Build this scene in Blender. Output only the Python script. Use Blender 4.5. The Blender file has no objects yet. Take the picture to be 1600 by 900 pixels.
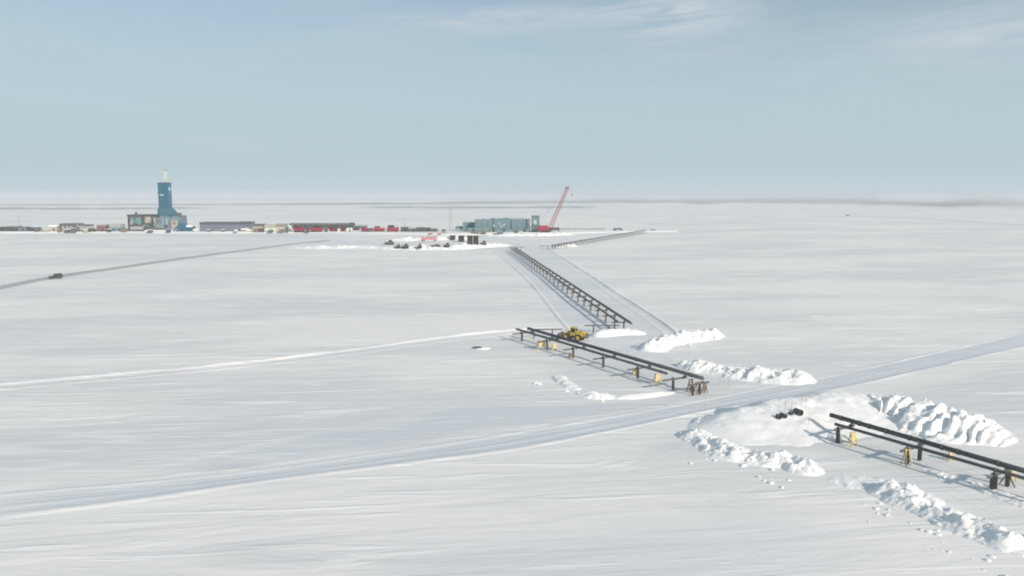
import bpy, math, random
import numpy as np
from mathutils import Vector, Matrix
R = math.radians
S = bpy.context.scene
COL = S.collection
rng = random.Random(7)

# ------------------------------------------------------------------ camera, sky, sun, exposure
CAM_H = 36.0
FPX, CX, CY = 1200.0, 800.0, 450.0            # focal length and centre of the 1600x900 photograph
PITCH = math.atan((450 - 308) / FPX)
cam_d = bpy.data.cameras.new('camera'); cam = bpy.data.objects.new('camera', cam_d); COL.objects.link(cam)
cam_d.lens = 36 * FPX / 1600; cam_d.sensor_width = 36
cam_d.clip_start = 1; cam_d.clip_end = 250000
cam.location = (0, 0, CAM_H); cam.rotation_euler = (R(90) - PITCH, 0, 0)
S.camera = cam

SUN_AZ = math.atan2(0.66, -0.75)              # compass angle of the sun (from +Y towards +X): behind the camera, to the right
SUN_EL = R(24)
sun_d = bpy.data.lights.new('sun', 'SUN'); sun = bpy.data.objects.new('sun', sun_d); COL.objects.link(sun)
sun_d.energy = 3.85; sun_d.angle = R(1.0); sun_d.color = (1.0, 0.89, 0.765)
sdir = Vector((math.sin(SUN_AZ) * math.cos(SUN_EL), math.cos(SUN_AZ) * math.cos(SUN_EL), math.sin(SUN_EL)))
sun.rotation_euler = sdir.to_track_quat('Z', 'Y').to_euler(); sun.location = (60, -60, 90)

S.view_settings.view_transform = 'Standard'
try: S.view_settings.look = 'None'
except Exception: pass
S.view_settings.gamma = 1.0; S.view_settings.use_curve_mapping = False
S.view_settings.exposure = 0.06
S.cycles.filter_width = 2.0; S.cycles.max_bounces = 6; S.cycles.diffuse_bounces = 3; S.cycles.volume_bounces = 2
S.cycles.transparent_max_bounces = 6

SKY_K = 0.1
world = bpy.data.worlds.new('World'); S.world = world; world.use_nodes = True
def build_world():
    nt = world.node_tree; N = nt.nodes; L = nt.links; N.clear()
    def M(op, a, b=None, c=None, clamp=False):
        n = N.new('ShaderNodeMath'); n.operation = op; n.use_clamp = clamp
        for i, v in enumerate((a, b, c)):
            if v is None: continue
            if isinstance(v, (int, float)): n.inputs[i].default_value = v
            else: L.new(v, n.inputs[i])
        return n.outputs[0]
    out = N.new('ShaderNodeOutputWorld'); bg = N.new('ShaderNodeBackground'); bg.inputs[1].default_value = SKY_K
    sky = N.new('ShaderNodeTexSky'); sky.sky_type = 'NISHITA'; sky.sun_disc = False
    sky.sun_elevation = SUN_EL; sky.sun_rotation = SUN_AZ
    sky.air_density = 1.0; sky.dust_density = 0.6; sky.ozone_density = 1.2; sky.altitude = 0
    tc = N.new('ShaderNodeTexCoord'); sep = N.new('ShaderNodeSeparateXYZ'); L.new(tc.outputs['Generated'], sep.inputs[0])
    az = M('ARCTAN2', sep.outputs[0], sep.outputs[1]); el = M('ARCSINE', sep.outputs[2])
    # a high thin veil over the whole sky, and a few faint wisps at their own bearings
    comb = N.new('ShaderNodeCombineXYZ'); L.new(M('MULTIPLY', az, 3.2), comb.inputs[0]); L.new(M('MULTIPLY', el, 22.0), comb.inputs[1])
    n1 = N.new('ShaderNodeTexNoise'); n1.inputs['Scale'].default_value = 1.0; n1.inputs['Detail'].default_value = 6; n1.inputs['Roughness'].default_value = 0.55
    n1.inputs['Distortion'].default_value = 0.6
    L.new(comb.outputs[0], n1.inputs['Vector'])
    comb2 = N.new('ShaderNodeCombineXYZ'); L.new(M('MULTIPLY', az, 9.0), comb2.inputs[0]); L.new(M('MULTIPLY', M('SUBTRACT', el, M('MULTIPLY', az, 0.06)), 75.0), comb2.inputs[1])
    n2 = N.new('ShaderNodeTexNoise'); n2.inputs['Scale'].default_value = 1.0; n2.inputs['Detail'].default_value = 7; n2.inputs['Roughness'].default_value = 0.6
    n2.inputs['Distortion'].default_value = 0.8
    L.new(comb2.outputs[0], n2.inputs['Vector'])
    def blob(a0, e0, wa, we, slope, amp):
        da = M('SUBTRACT', az, R(a0)); de = M('SUBTRACT', M('SUBTRACT', el, R(e0)), M('MULTIPLY', da, slope))
        q = M('ADD', M('POWER', M('ABSOLUTE', M('DIVIDE', da, R(wa))), 2.0), M('POWER', M('ABSOLUTE', M('DIVIDE', de, R(we))), 2.0))
        return M('MULTIPLY', M('POWER', 2.718, M('MULTIPLY', q, -1.0)), amp)
    b = blob(-1.0, 12.5, 8.5, 0.8, 0.06, 1.0)
    for args in ((11.8, 12.5, 4.6, 1.7, 0.06, 1.3), (30.2, 9.9, 5.0, 1.5, -0.02, 1.2), (-22, 13.8, 10, 0.6, 0.03, 0.35), (15, 9.9, 5, 0.5, 0.02, 0.3)):
        b = M('ADD', b, blob(*args))
    mr = N.new('ShaderNodeMapRange'); mr.interpolation_type = 'SMOOTHSTEP'
    L.new(n2.outputs['Fac'], mr.inputs[0]); mr.inputs[1].default_value = 0.22; mr.inputs[2].default_value = 0.70
    wisp = M('MULTIPLY', M('MULTIPLY', b, mr.outputs[0]), 0.95, clamp=True)
    mr1 = N.new('ShaderNodeMapRange'); mr1.interpolation_type = 'SMOOTHSTEP'
    L.new(n1.outputs['Fac'], mr1.inputs[0]); mr1.inputs[1].default_value = 0.3; mr1.inputs[2].default_value = 0.72
    low = N.new('ShaderNodeMapRange'); L.new(el, low.inputs[0]); low.inputs[1].default_value = R(14); low.inputs[2].default_value = R(5)
    low.inputs[3].default_value = 0.36; low.inputs[4].default_value = 0.92
    veil = M('MULTIPLY_ADD', mr1.outputs[0], 0.20, low.outputs[0], clamp=True)
    mixv = N.new('ShaderNodeMixRGB'); L.new(veil, mixv.inputs[0]); L.new(sky.outputs[0], mixv.inputs[1]); mixv.inputs[2].default_value = VEIL
    mixw = N.new('ShaderNodeMixRGB'); L.new(wisp, mixw.inputs[0]); L.new(mixv.outputs[0], mixw.inputs[1]); mixw.inputs[2].default_value = WISP
    L.new(mixw.outputs[0], bg.inputs[0]); L.new(bg.outputs[0], out.inputs[0])
VEIL = (4.5, 5.75, 6.25, 1)
WISP = (5.5, 6.05, 6.6, 1)
build_world()

# ------------------------------------------------------------------ helpers
def ray(px, py):
    u, v = (px - CX) / FPX, (CY - py) / FPX
    c, s = math.cos(PITCH), math.sin(PITCH)
    return Vector((u, c + v * s, -s + v * c))
def P(px, py, z=0.0):                          # where the sight line of a photo point meets height z
    d = ray(px, py); t = (z - CAM_H) / d.z
    return Vector((d.x * t, d.y * t, z))
def at_y(px, py, y):                           # ... meets the upright plane at distance y
    d = ray(px, py); t = y / d.y
    return Vector((d.x * t, y, CAM_H + d.z * t))

def _hash(ix, iy, seed):
    n = (ix.astype(np.int64) * 374761393 + iy.astype(np.int64) * 668265263 + seed * 1442695041) & 0xFFFFFFFF
    n = ((n ^ (n >> 13)) * 1274126177) & 0xFFFFFFFF
    n = n ^ (n >> 16)
    return (n & 0xFFFFFF) / float(0xFFFFFF)
def vnoise(x, y, seed=0):
    ix, iy = np.floor(x), np.floor(y); fx, fy = x - ix, y - iy
    fx = fx * fx * fx * (fx * (fx * 6 - 15) + 10); fy = fy * fy * fy * (fy * (fy * 6 - 15) + 10)
    a = _hash(ix, iy, seed); b = _hash(ix + 1, iy, seed); c = _hash(ix, iy + 1, seed); d = _hash(ix + 1, iy + 1, seed)
    return (a + (b - a) * fx) * (1 - fy) + (c + (d - c) * fx) * fy
def fbm(x, y, seed=0, oct=4, gain=0.5):
    t = np.zeros_like(x); amp = 1.0; tot = 0
    for i in range(oct):
        t += amp * vnoise(x * 2 ** i + 17.3 * i, y * 2 ** i - 9.1 * i, seed + i); tot += amp; amp *= gain
    return t / tot
def ridged(x, y, seed=0, oct=3):
    t = np.zeros_like(x); amp = 1.0; tot = 0
    for i in range(oct):
        t += amp * (1 - np.abs(2 * vnoise(x * 2 ** i, y * 2 ** i, seed + i) - 1)); tot += amp; amp *= 0.5
    return t / tot
def clods(x, y, seed=0, fill=0.7):             # rounded and flat-topped lumps of thrown snow, one per cell
    ix, iy = np.floor(x), np.floor(y); best = np.zeros_like(x)
    for dx in (-1, 0, 1):
        for dy in (-1, 0, 1):
            cx, cy = ix + dx, iy + dy
            px, py = cx + 0.2 + 0.6 * _hash(cx, cy, seed), cy + 0.2 + 0.6 * _hash(cx, cy, seed + 5)
            r = (0.25 + 0.5 * _hash(cx, cy, seed + 9)) * (_hash(cx, cy, seed + 3) < fill)
            ang = _hash(cx, cy, seed + 11) * 3.14
            ex, ey = x - px, y - py
            u, v = ex * np.cos(ang) + ey * np.sin(ang), -ex * np.sin(ang) + ey * np.cos(ang)
            dd = np.maximum(np.abs(u), np.abs(v) * 1.35) * 0.7 + np.hypot(u, v) * 0.3
            tilt = 1 + 0.7 * (u * (_hash(cx, cy, seed + 21) - 0.5) * 2)
            best = np.maximum(best, np.clip((r - dd) * 3.2, 0, r) * tilt)
    return best
def rubble(x, y, seed=0):                      # broken slabs: every cell a tilted facet at its own height
    ix, iy = np.floor(x), np.floor(y); bd = np.full_like(x, 9.0); out = np.zeros_like(x)
    for dx in (-1, 0, 1):
        for dy in (-1, 0, 1):
            cx, cy = ix + dx, iy + dy
            px, py = cx + _hash(cx, cy, seed), cy + _hash(cx, cy, seed + 5)
            ex, ey = x - px, y - py; d = np.hypot(ex, ey)
            hgt = _hash(cx, cy, seed + 9) ** 1.5 + 1.1 * (ex * (_hash(cx, cy, seed + 11) - 0.5) + ey * (_hash(cx, cy, seed + 13) - 0.5))
            out = np.where(d < bd, hgt, out); bd = np.minimum(bd, d)
    return out
def hz(x, y):                                  # height of the open tundra
    x = np.asarray(x, float); y = np.asarray(y, float)
    d = np.hypot(x, y)
    fade = np.clip((3200 - d) / 2200, 0, 1)
    return (0.55 * (fbm(x / 120, y / 85, 40, 2) - 0.5) + 0.22 * (fbm(x / 34 + 5, y / 17, 50, 2) - 0.5)) * fade
def H1(x, y): return float(hz(np.array([x]), np.array([y]))[0])

def mesh_np(name, verts, faces_quads, mat, smooth=True, attr=None, uv=None, parent=None):
    me = bpy.data.meshes.new(name)
    me.vertices.add(len(verts)); me.vertices.foreach_set('co', np.asarray(verts, np.float32).ravel())
    f = np.asarray(faces_quads, np.int32); n = len(f)
    me.loops.add(n * 4); me.loops.foreach_set('vertex_index', f.ravel())
    me.polygons.add(n); me.polygons.foreach_set('loop_start', np.arange(0, n * 4, 4, dtype=np.int32))
    me.polygons.foreach_set('loop_total', np.full(n, 4, np.int32))
    me.polygons.foreach_set('use_smooth', np.full(n, smooth))
    me.update(calc_edges=True); me.validate()
    for k, v in (attr or {}).items():
        a = me.attributes.new(k, 'FLOAT', 'POINT'); a.data.foreach_set('value', np.asarray(v, np.float32))
    if uv is not None:
        l = me.uv_layers.new(name='UVMap'); l.data.foreach_set('uv', np.asarray(uv, np.float32)[f.ravel()].ravel())
    me.materials.append(mat)
    o = bpy.data.objects.new(name, me); COL.objects.link(o)
    if parent: o.parent = parent
    return o
def grid_faces(nu, nv, wrap=False):
    i = np.arange(nu - 1)[:, None]; j = np.arange(nv if wrap else nv - 1)[None, :]
    a = i * nv + j; b = i * nv + (j + 1) % nv
    return np.stack([a, b, b + nv, a + nv], -1).reshape(-1, 4)

class MB:                                      # collects shapes that become ONE mesh object
    def __init__(s): s.v = []; s.f = []; s.sm = []
    def add(s, vs, fs, smooth=False):
        o = len(s.v); s.v += [tuple(v) for v in vs]; s.f += [tuple(i + o for i in f) for f in fs]; s.sm += [smooth] * len(fs); return s
    def box(s, x0, x1, y0, y1, z0, z1, rot=0.0, piv=None, taper=0.0):
        cx, cy = (x0 + x1) / 2, (y0 + y1) / 2; vs = []
        for z, k in ((z0, 1.0), (z1, 1.0 - taper)):
            for x, y in ((x0, y0), (x1, y0), (x1, y1), (x0, y1)):
                vs.append(Vector((cx + (x - cx) * k, cy + (y - cy) * k, z)))
        if rot:
            p = Vector(piv or (cx, cy, 0)); m = Matrix.Rotation(rot, 3, 'Z'); vs = [m @ (v - p) + p for v in vs]
        return s.add(vs, [(3, 2, 1, 0), (4, 5, 6, 7), (0, 1, 5, 4), (1, 2, 6, 5), (2, 3, 7, 6), (3, 0, 4, 7)])
    def prism(s, prof, y0, y1):                # profile in x,z pushed along y
        n = len(prof); vs = [(x, y0, z) for x, z in prof] + [(x, y1, z) for x, z in prof]
        fs = [tuple(range(n)), tuple(range(2 * n - 1, n - 1, -1))]
        fs += [(i, i + n, (i + 1) % n + n, (i + 1) % n) for i in range(n)]
        return s.add(vs, fs)
    def tube(s, a, b, r, n=10, r2=None, cap=True, smooth=True):
        a, b = Vector(a), Vector(b); d = (b - a).normalized(); r2 = r if r2 is None else r2
        u = d.orthogonal().normalized(); w = d.cross(u); vs = []
        for p, rr in ((a, r), (b, r2)):
            for k in range(n):
                t = 2 * math.pi * k / n; vs.append(p + u * math.cos(t) * rr + w * math.sin(t) * rr)
        s.add(vs, [(k, (k + 1) % n, (k + 1) % n + n, k + n) for k in range(n)], smooth)
        if cap:
            o = len(s.v) - 2 * n
            s.f += [tuple(o + k for k in reversed(range(n))), tuple(o + n + k for k in range(n))]; s.sm += [False, False]
        return s
    def ring(s, a, b, ro, ri, n=18):           # an open-ended hollow pipe
        a, b = Vector(a), Vector(b); d = (b - a).normalized(); u = d.orthogonal().normalized(); w = d.cross(u); vs = []
        for p, rr in ((a, ro), (b, ro), (b, ri), (a, ri)):
            for k in range(n):
                t = 2 * math.pi * k / n; vs.append(p + u * math.cos(t) * rr + w * math.sin(t) * rr)
        fs = []
        for q in range(4):
            for k in range(n):
                fs.append((q * n + k, q * n + (k + 1) % n, ((q + 1) % 4) * n + (k + 1) % n, ((q + 1) % 4) * n + k))
        return s.add(vs, fs, False)
    def beam(s, a, b, w, h):                   # square bar from a to b
        a, b = Vector(a), Vector(b); d = (b - a).normalized(); up = Vector((0, 0, 1))
        if abs(d.z) > 0.95: up = Vector((0, 1, 0))
        x = d.cross(up).normalized() * w / 2; y = x.cross(d).normalized() * h / 2
        vs = [p + sx * x + sy * y for p in (a, b) for sx, sy in ((-1, -1), (1, -1), (1, 1), (-1, 1))]
        return s.add(vs, [(3, 2, 1, 0), (4, 5, 6, 7), (0, 1, 5, 4), (1, 2, 6, 5), (2, 3, 7, 6), (3, 0, 4, 7)])
    def build(s, name, mat, parent=None, bevel=0.0):
        me = bpy.data.meshes.new(name); me.from_pydata(s.v, [], s.f); me.polygons.foreach_set('use_smooth', s.sm)
        me.materials.append(mat); me.update()
        o = bpy.data.objects.new(name, me); COL.objects.link(o)
        if parent: o.parent = parent
        if bevel:
            m = o.modifiers.new('bevel', 'BEVEL'); m.width = bevel; m.segments = 2; m.limit_method = 'ANGLE'
        return o
def tag(o, label=None, cat=None, group=None, kind=None):
    if label: o['label'] = label
    if cat: o['category'] = cat
    if group: o['group'] = group
    if kind: o['kind'] = kind
    return o
def thing(name, label, cat, loc=(0, 0, 0), rz=0.0, group=None):
    o = bpy.data.objects.new(name, None); COL.objects.link(o); o.location = loc; o.rotation_euler = (0, 0, rz)
    o.empty_display_size = 0.5
    return tag(o, label, cat, group)
def copy_tree(o, parent=None):
    c = o.copy(); COL.objects.link(c)
    if parent: c.parent = parent
    for ch in list(o.children): copy_tree(ch, c)
    return c
ORD = ['first', 'second', 'third', 'fourth', 'fifth', 'sixth', 'seventh', 'eighth', 'ninth', 'tenth', 'eleventh', 'twelfth', 'thirteenth',
       'fourteenth', 'fifteenth', 'sixteenth', 'seventeenth', 'eighteenth', 'nineteenth', 'twentieth', 'twenty-first', 'twenty-second',
       'twenty-third', 'twenty-fourth', 'twenty-fifth', 'twenty-sixth', 'twenty-seventh', 'twenty-eighth', 'twenty-ninth', 'thirtieth',
       'thirty-first', 'thirty-second', 'thirty-third', 'thirty-fourth']

# ------------------------------------------------------------------ materials
def paint(name, rgb, rough=0.55, metal=0.0, var=0.25, scale=0.6, frost=0.0):
    m = bpy.data.materials.new(name); m.use_nodes = True; nt = m.node_tree; N = nt.nodes; L = nt.links
    b = N['Principled BSDF']; b.inputs['Roughness'].default_value = rough; b.inputs['Metallic'].default_value = metal
    g = N.new('ShaderNodeNewGeometry'); n = N.new('ShaderNodeTexNoise'); n.inputs['Scale'].default_value = scale
    n.inputs['Detail'].default_value = 5; n.inputs['Roughness'].default_value = 0.65
    L.new(g.outputs['Position'], n.inputs['Vector'])
    mix = N.new('ShaderNodeMixRGB'); L.new(n.outputs['Fac'], mix.inputs[0])
    mix.inputs[1].default_value = (*[max(0, c * (1 - var)) for c in rgb], 1); mix.inputs[2].default_value = (*[min(1, c * (1 + var)) for c in rgb], 1)
    colr = mix.outputs[0]
    if frost:                                  # snow lying on upward faces
        sp = N.new('ShaderNodeSeparateXYZ'); L.new(g.outputs['Normal'], sp.inputs[0])
        n2 = N.new('ShaderNodeTexNoise'); n2.inputs['Scale'].default_value = 1.3; n2.inputs['Detail'].default_value = 4; L.new(g.outputs['Position'], n2.inputs['Vector'])
        a = N.new('ShaderNodeMath'); a.operation = 'MULTIPLY_ADD'; L.new(n2.outputs['Fac'], a.inputs[0]); a.inputs[1].default_value = 0.9; L.new(sp.outputs[2], a.inputs[2])
        mr = N.new('ShaderNodeMapRange'); L.new(a.outputs[0], mr.inputs[0]); mr.inputs[1].default_value = 1.25; mr.inputs[2].default_value = 1.42; mr.inputs[4].default_value = frost
        mx = N.new('ShaderNodeMixRGB'); L.new(mr.outputs[0], mx.inputs[0]); L.new(colr, mx.inputs[1]); mx.inputs[2].default_value = (0.78, 0.8, 0.81, 1); colr = mx.outputs[0]
    L.new(colr, b.inputs['Base Color'])
    return m
def snow_mat(name, bump=1.0, lump=False, ruts=False):
    m = bpy.data.materials.new(name); m.use_nodes = True; nt = m.node_tree; N = nt.nodes; L = nt.links
    b = N['Principled BSDF']; b.inputs['Roughness'].default_value = 0.7
    b.inputs['Specular IOR Level'].default_value = 0.18
    g = N.new('ShaderNodeNewGeometry')
    def noise(sx, sy, rot, detail=4, rough=0.55, dist=0.0, off=0.0):
        mp = N.new('ShaderNodeMapping'); mp.vector_type = 'POINT'
        mp.inputs['Rotation'].default_value = (0, 0, R(rot)); mp.inputs['Scale'].default_value = (sx, sy, 0.5 * (sx + sy)); mp.inputs['Location'].default_value = (off, off, 0)
        vr = N.new('ShaderNodeVectorRotate'); vr.rotation_type = 'Z_AXIS'; vr.inputs['Angle'].default_value = R(-rot); mp.inputs['Rotation'].default_value = (0, 0, 0)
        L.new(g.outputs['Position'], vr.inputs['Vector']); L.new(vr.outputs[0], mp.inputs['Vector'])
        n = N.new('ShaderNodeTexNoise'); n.inputs['Scale'].default_value = 1; n.inputs['Detail'].default_value = detail
        n.inputs['Roughness'].default_value = rough; n.inputs['Distortion'].default_value = dist
        L.new(mp.outputs[0], n.inputs['Vector']); return n.outputs['Fac']
    def M(op, a, bb=None, c=None, clamp=False):
        n = N.new('ShaderNodeMath'); n.operation = op; n.use_clamp = clamp
        for i, v in enumerate((a, bb, c)):
            if v is None: continue
            if isinstance(v, (int, float)): n.inputs[i].default_value = v
            else: L.new(v, n.inputs[i])
        return n.outputs[0]
    def ss(v, a, bb, o0=0.0, o1=1.0):
        n = N.new('ShaderNodeMapRange'); n.interpolation_type = 'SMOOTHSTEP'; L.new(v, n.inputs[0])
        for i, q in zip((1, 2, 3, 4), (a, bb, o0, o1)): n.inputs[i].default_value = q
        return n.outputs[0]
    big = noise(0.010, 0.026, 6, 3, 0.5, 0.3)              # fields of packed and of fresh snow
    mid = noise(0.026, 0.13, 7, 5, 0.6, 1.3, 3.1)           # drifts laid out by the wind
    streak = noise(0.045, 0.50, 5, 4, 0.55, 0.6, 9.7)       # sastrugi
    fine = noise(0.22, 1.7, 6, 4, 0.6, 0.2, 1.7)
    grain = noise(3.0, 3.0, 0, 3, 0.6)
    huge = noise(0.0045, 0.011, 8, 3, 0.5, 0.5, 51.0)
    packed = ss(M('ADD', M('MULTIPLY', mid, 0.42), M('ADD', M('MULTIPLY', big, 0.55), M('MULTIPLY', huge, 0.5))), 0.62, 0.84)
    mix = N.new('ShaderNodeMixRGB'); L.new(packed, mix.inputs[0]); mix.inputs[1].default_value = FRESH; mix.inputs[2].default_value = PACKED
    # crusts: thin bright ribbons of new snow caught along the drifts
    rib = M('MULTIPLY', ss(streak, 0.54, 0.68), ss(noise(0.018, 0.05, 4, 4, 0.6, 0.5, 31.0), 0.40, 0.60))
    str2 = noise(0.034, 0.21, 3, 4, 0.6, 0.7, 77.0)
    rib2 = M('MULTIPLY', ss(str2, 0.54, 0.68), ss(noise(0.011, 0.03, -5, 3, 0.6, 0.5, 91.0), 0.38, 0.52))
    rib3 = ss(noise(0.026, 0.105, 2, 4, 0.6, 0.8, 137.0), 0.635, 0.70)
    rib = M('MAXIMUM', M('MAXIMUM', rib, rib2), rib3)
    mix2 = N.new('ShaderNodeMixRGB'); L.new(M('MULTIPLY', rib, 0.8), mix2.inputs[0]); L.new(mix.outputs[0], mix2.inputs[1]); mix2.inputs[2].default_value = (0.93, 0.925, 0.90, 1)
    at = N.new('ShaderNodeAttribute'); at.attribute_name = 'ice'
    icef = M('MULTIPLY', at.outputs['Fac'], ss(M('ADD', streak, fine), 0.5, 1.25, 1.0, 0.62), clamp=True)
    mix3 = N.new('ShaderNodeMixRGB'); L.new(icef, mix3.inputs[0]); L.new(mix2.outputs[0], mix3.inputs[1]); mix3.inputs[2].default_value = ICE
    af = N.new('ShaderNodeAttribute'); af.attribute_name = 'fresh'
    mix5 = N.new('ShaderNodeMixRGB'); L.new(M('MULTIPLY', af.outputs['Fac'], ss(M('ADD', streak, fine), 0.6, 1.3, 1.0, 0.45), clamp=True), mix5.inputs[0]); L.new(mix3.outputs[0], mix5.inputs[1]); mix5.inputs[2].default_value = (0.93, 0.905, 0.87, 1)
    col = mix5.outputs[0]
    ad = N.new('ShaderNodeAttribute'); ad.attribute_name = 'dirt'
    mix4 = N.new('ShaderNodeMixRGB'); L.new(M('MULTIPLY', ad.outputs['Fac'], ss(fine, 0.2, 0.7, 1.0, 0.7), clamp=True), mix4.inputs[0]); L.new(col, mix4.inputs[1]); mix4.inputs[2].default_value = (0.31, 0.295, 0.28, 1)
    if lump:
        flat = N.new('ShaderNodeMixRGB'); L.new(ss(grain, 0.3, 0.7), flat.inputs[0]); flat.inputs[1].default_value = (0.85, 0.845, 0.84, 1); flat.inputs[2].default_value = (0.91, 0.90, 0.885, 1)
        L.new(flat.outputs[0], b.inputs['Base Color'])
        hgt = M('MULTIPLY', noise(1.7, 1.7, 0, 5, 0.65), 0.22)
    else:
        L.new(mix4.outputs[0], b.inputs['Base Color'])
        keep = M('SUBTRACT', 1.0, M('MULTIPLY', at.outputs['Fac'], 0.65))
        calm = ss(noise(0.012, 0.02, 20, 2, 0.5, 0.4, 23.0), 0.36, 0.62, 0.22, 1.0)
        hgt = M('MULTIPLY', M('ADD', M('ADD', M('MULTIPLY', mid, 0.26), M('MULTIPLY', M('MULTIPLY', streak, calm), 0.11)), M('MULTIPLY', M('MULTIPLY', fine, calm), 0.042)), keep)
        hgt = M('ADD', hgt, M('MULTIPLY', M('MULTIPLY', rib, keep), 0.09))
        hgt = M('ADD', hgt, M('MULTIPLY', grain, 0.012))
        if ruts:
            uvn = N.new('ShaderNodeUVMap'); sp = N.new('ShaderNodeSeparateXYZ'); L.new(uvn.outputs[0], sp.inputs[0])
            cb = N.new('ShaderNodeCombineXYZ'); L.new(M('MULTIPLY', sp.outputs[0], 1.5), cb.inputs[0]); L.new(M('MULTIPLY', sp.outputs[1], 0.02), cb.inputs[1])
            rn = N.new('ShaderNodeTexNoise'); rn.inputs['Scale'].default_value = 1; rn.inputs['Detail'].default_value = 3; L.new(cb.outputs[0], rn.inputs['Vector'])
            am = N.new('ShaderNodeAttribute'); am.attribute_name = 'rut'
            hgt = M('ADD', hgt, M('MULTIPLY', M('MULTIPLY', rn.outputs['Fac'], am.outputs['Fac']), 0.22))
    bp = N.new('ShaderNodeBump'); bp.inputs['Strength'].default_value = bump; bp.inputs['Distance'].default_value = 1.0
    L.new(hgt, bp.inputs['Height']); L.new(bp.outputs[0], b.inputs['Normal'])
    return m
FRESH = (0.875, 0.85, 0.83, 1); PACKED = (0.725, 0.725, 0.725, 1); ICE = (0.625, 0.662, 0.70, 1)
SNOW = snow_mat('wind packed snow'); SNOW_ROAD = snow_mat('rolled snow', 1.0, ruts=True); SNOW_LUMP = snow_mat('thrown snow', 0.6, lump=True); SNOW_SOFT = snow_mat('smoothed new snow', 0.32, lump=True)
PIPE = paint('dark pipe coating', (0.082, 0.085, 0.087), 0.55, 0, 0.4, 0.8)
STEEL = paint('dark weathered steel', (0.105, 0.096, 0.088), 0.65, 0, 0.35, 1.5, frost=0.3)
RUST = paint('rusty brown steel', (0.27, 0.19, 0.12), 0.7, 0, 0.4, 3.0)
YEL = paint('yellow stand paint', (0.62, 0.52, 0.24), 0.6, 0, 0.25, 2.0, frost=0.5)
CATYEL = paint('yellow machine paint', (0.56, 0.42, 0.11), 0.5, 0, 0.3, 1.4)
BLACK = paint('black rubber', (0.022, 0.022, 0.023), 0.8, 0, 0.3, 2.0)
GLASS = paint('dark cab glass', (0.02, 0.025, 0.03), 0.12, 0, 0.1)
GREYM = paint('grey machine steel', (0.12, 0.12, 0.125), 0.55, 0, 0.3, 1.0)

# ------------------------------------------------------------------ the setting: snow plain, roads, pads
def build_ground():
    r = np.concatenate([[0.5], np.geomspace(6, 2500, 860), np.geomspace(2600, 90000, 150)])
    a = np.concatenate([np.linspace(R(-54), R(54), 760), np.linspace(R(54), R(306), 70)[1:-1]])
    rr, aa = np.meshgrid(r, a, indexing='ij'); x = rr * np.sin(aa); y = rr * np.cos(aa); z = hz(x, y)
    v = np.stack([x, y, z], -1).reshape(-1, 3)
    o = mesh_np('snow_ground', v, grid_faces(len(r), len(a), True), SNOW)
    tag(o, kind='structure')
build_ground()

def resample(pts, step):
    pts = np.asarray(pts, float)
    # Catmull-Rom through the points, then even spacing
    out = []
    q = np.vstack([2 * pts[0] - pts[1], pts, 2 * pts[-1] - pts[-2]])
    for i in range(1, len(q) - 2):
        for t in np.linspace(0, 1, 24, endpoint=False):
            p0, p1, p2, p3 = q[i - 1], q[i], q[i + 1], q[i + 2]
            out.append(0.5 * (2 * p1 + (p2 - p0) * t + (2 * p0 - 5 * p1 + 4 * p2 - p3) * t * t + (3 * p1 - p0 - 3 * p2 + p3) * t ** 3))
    out.append(pts[-1]); out = np.array(out)
    s = np.concatenate([[0], np.cumsum(np.linalg.norm(np.diff(out, axis=0), axis=1))])
    n = max(3, int(s[-1] / step) + 1); t = np.linspace(0, s[-1], n)
    return np.stack([np.interp(t, s, out[:, k]) for k in range(out.shape[1])], -1), t
def gp(px, py): v = P(px, py); return (v.x, v.y)
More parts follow.
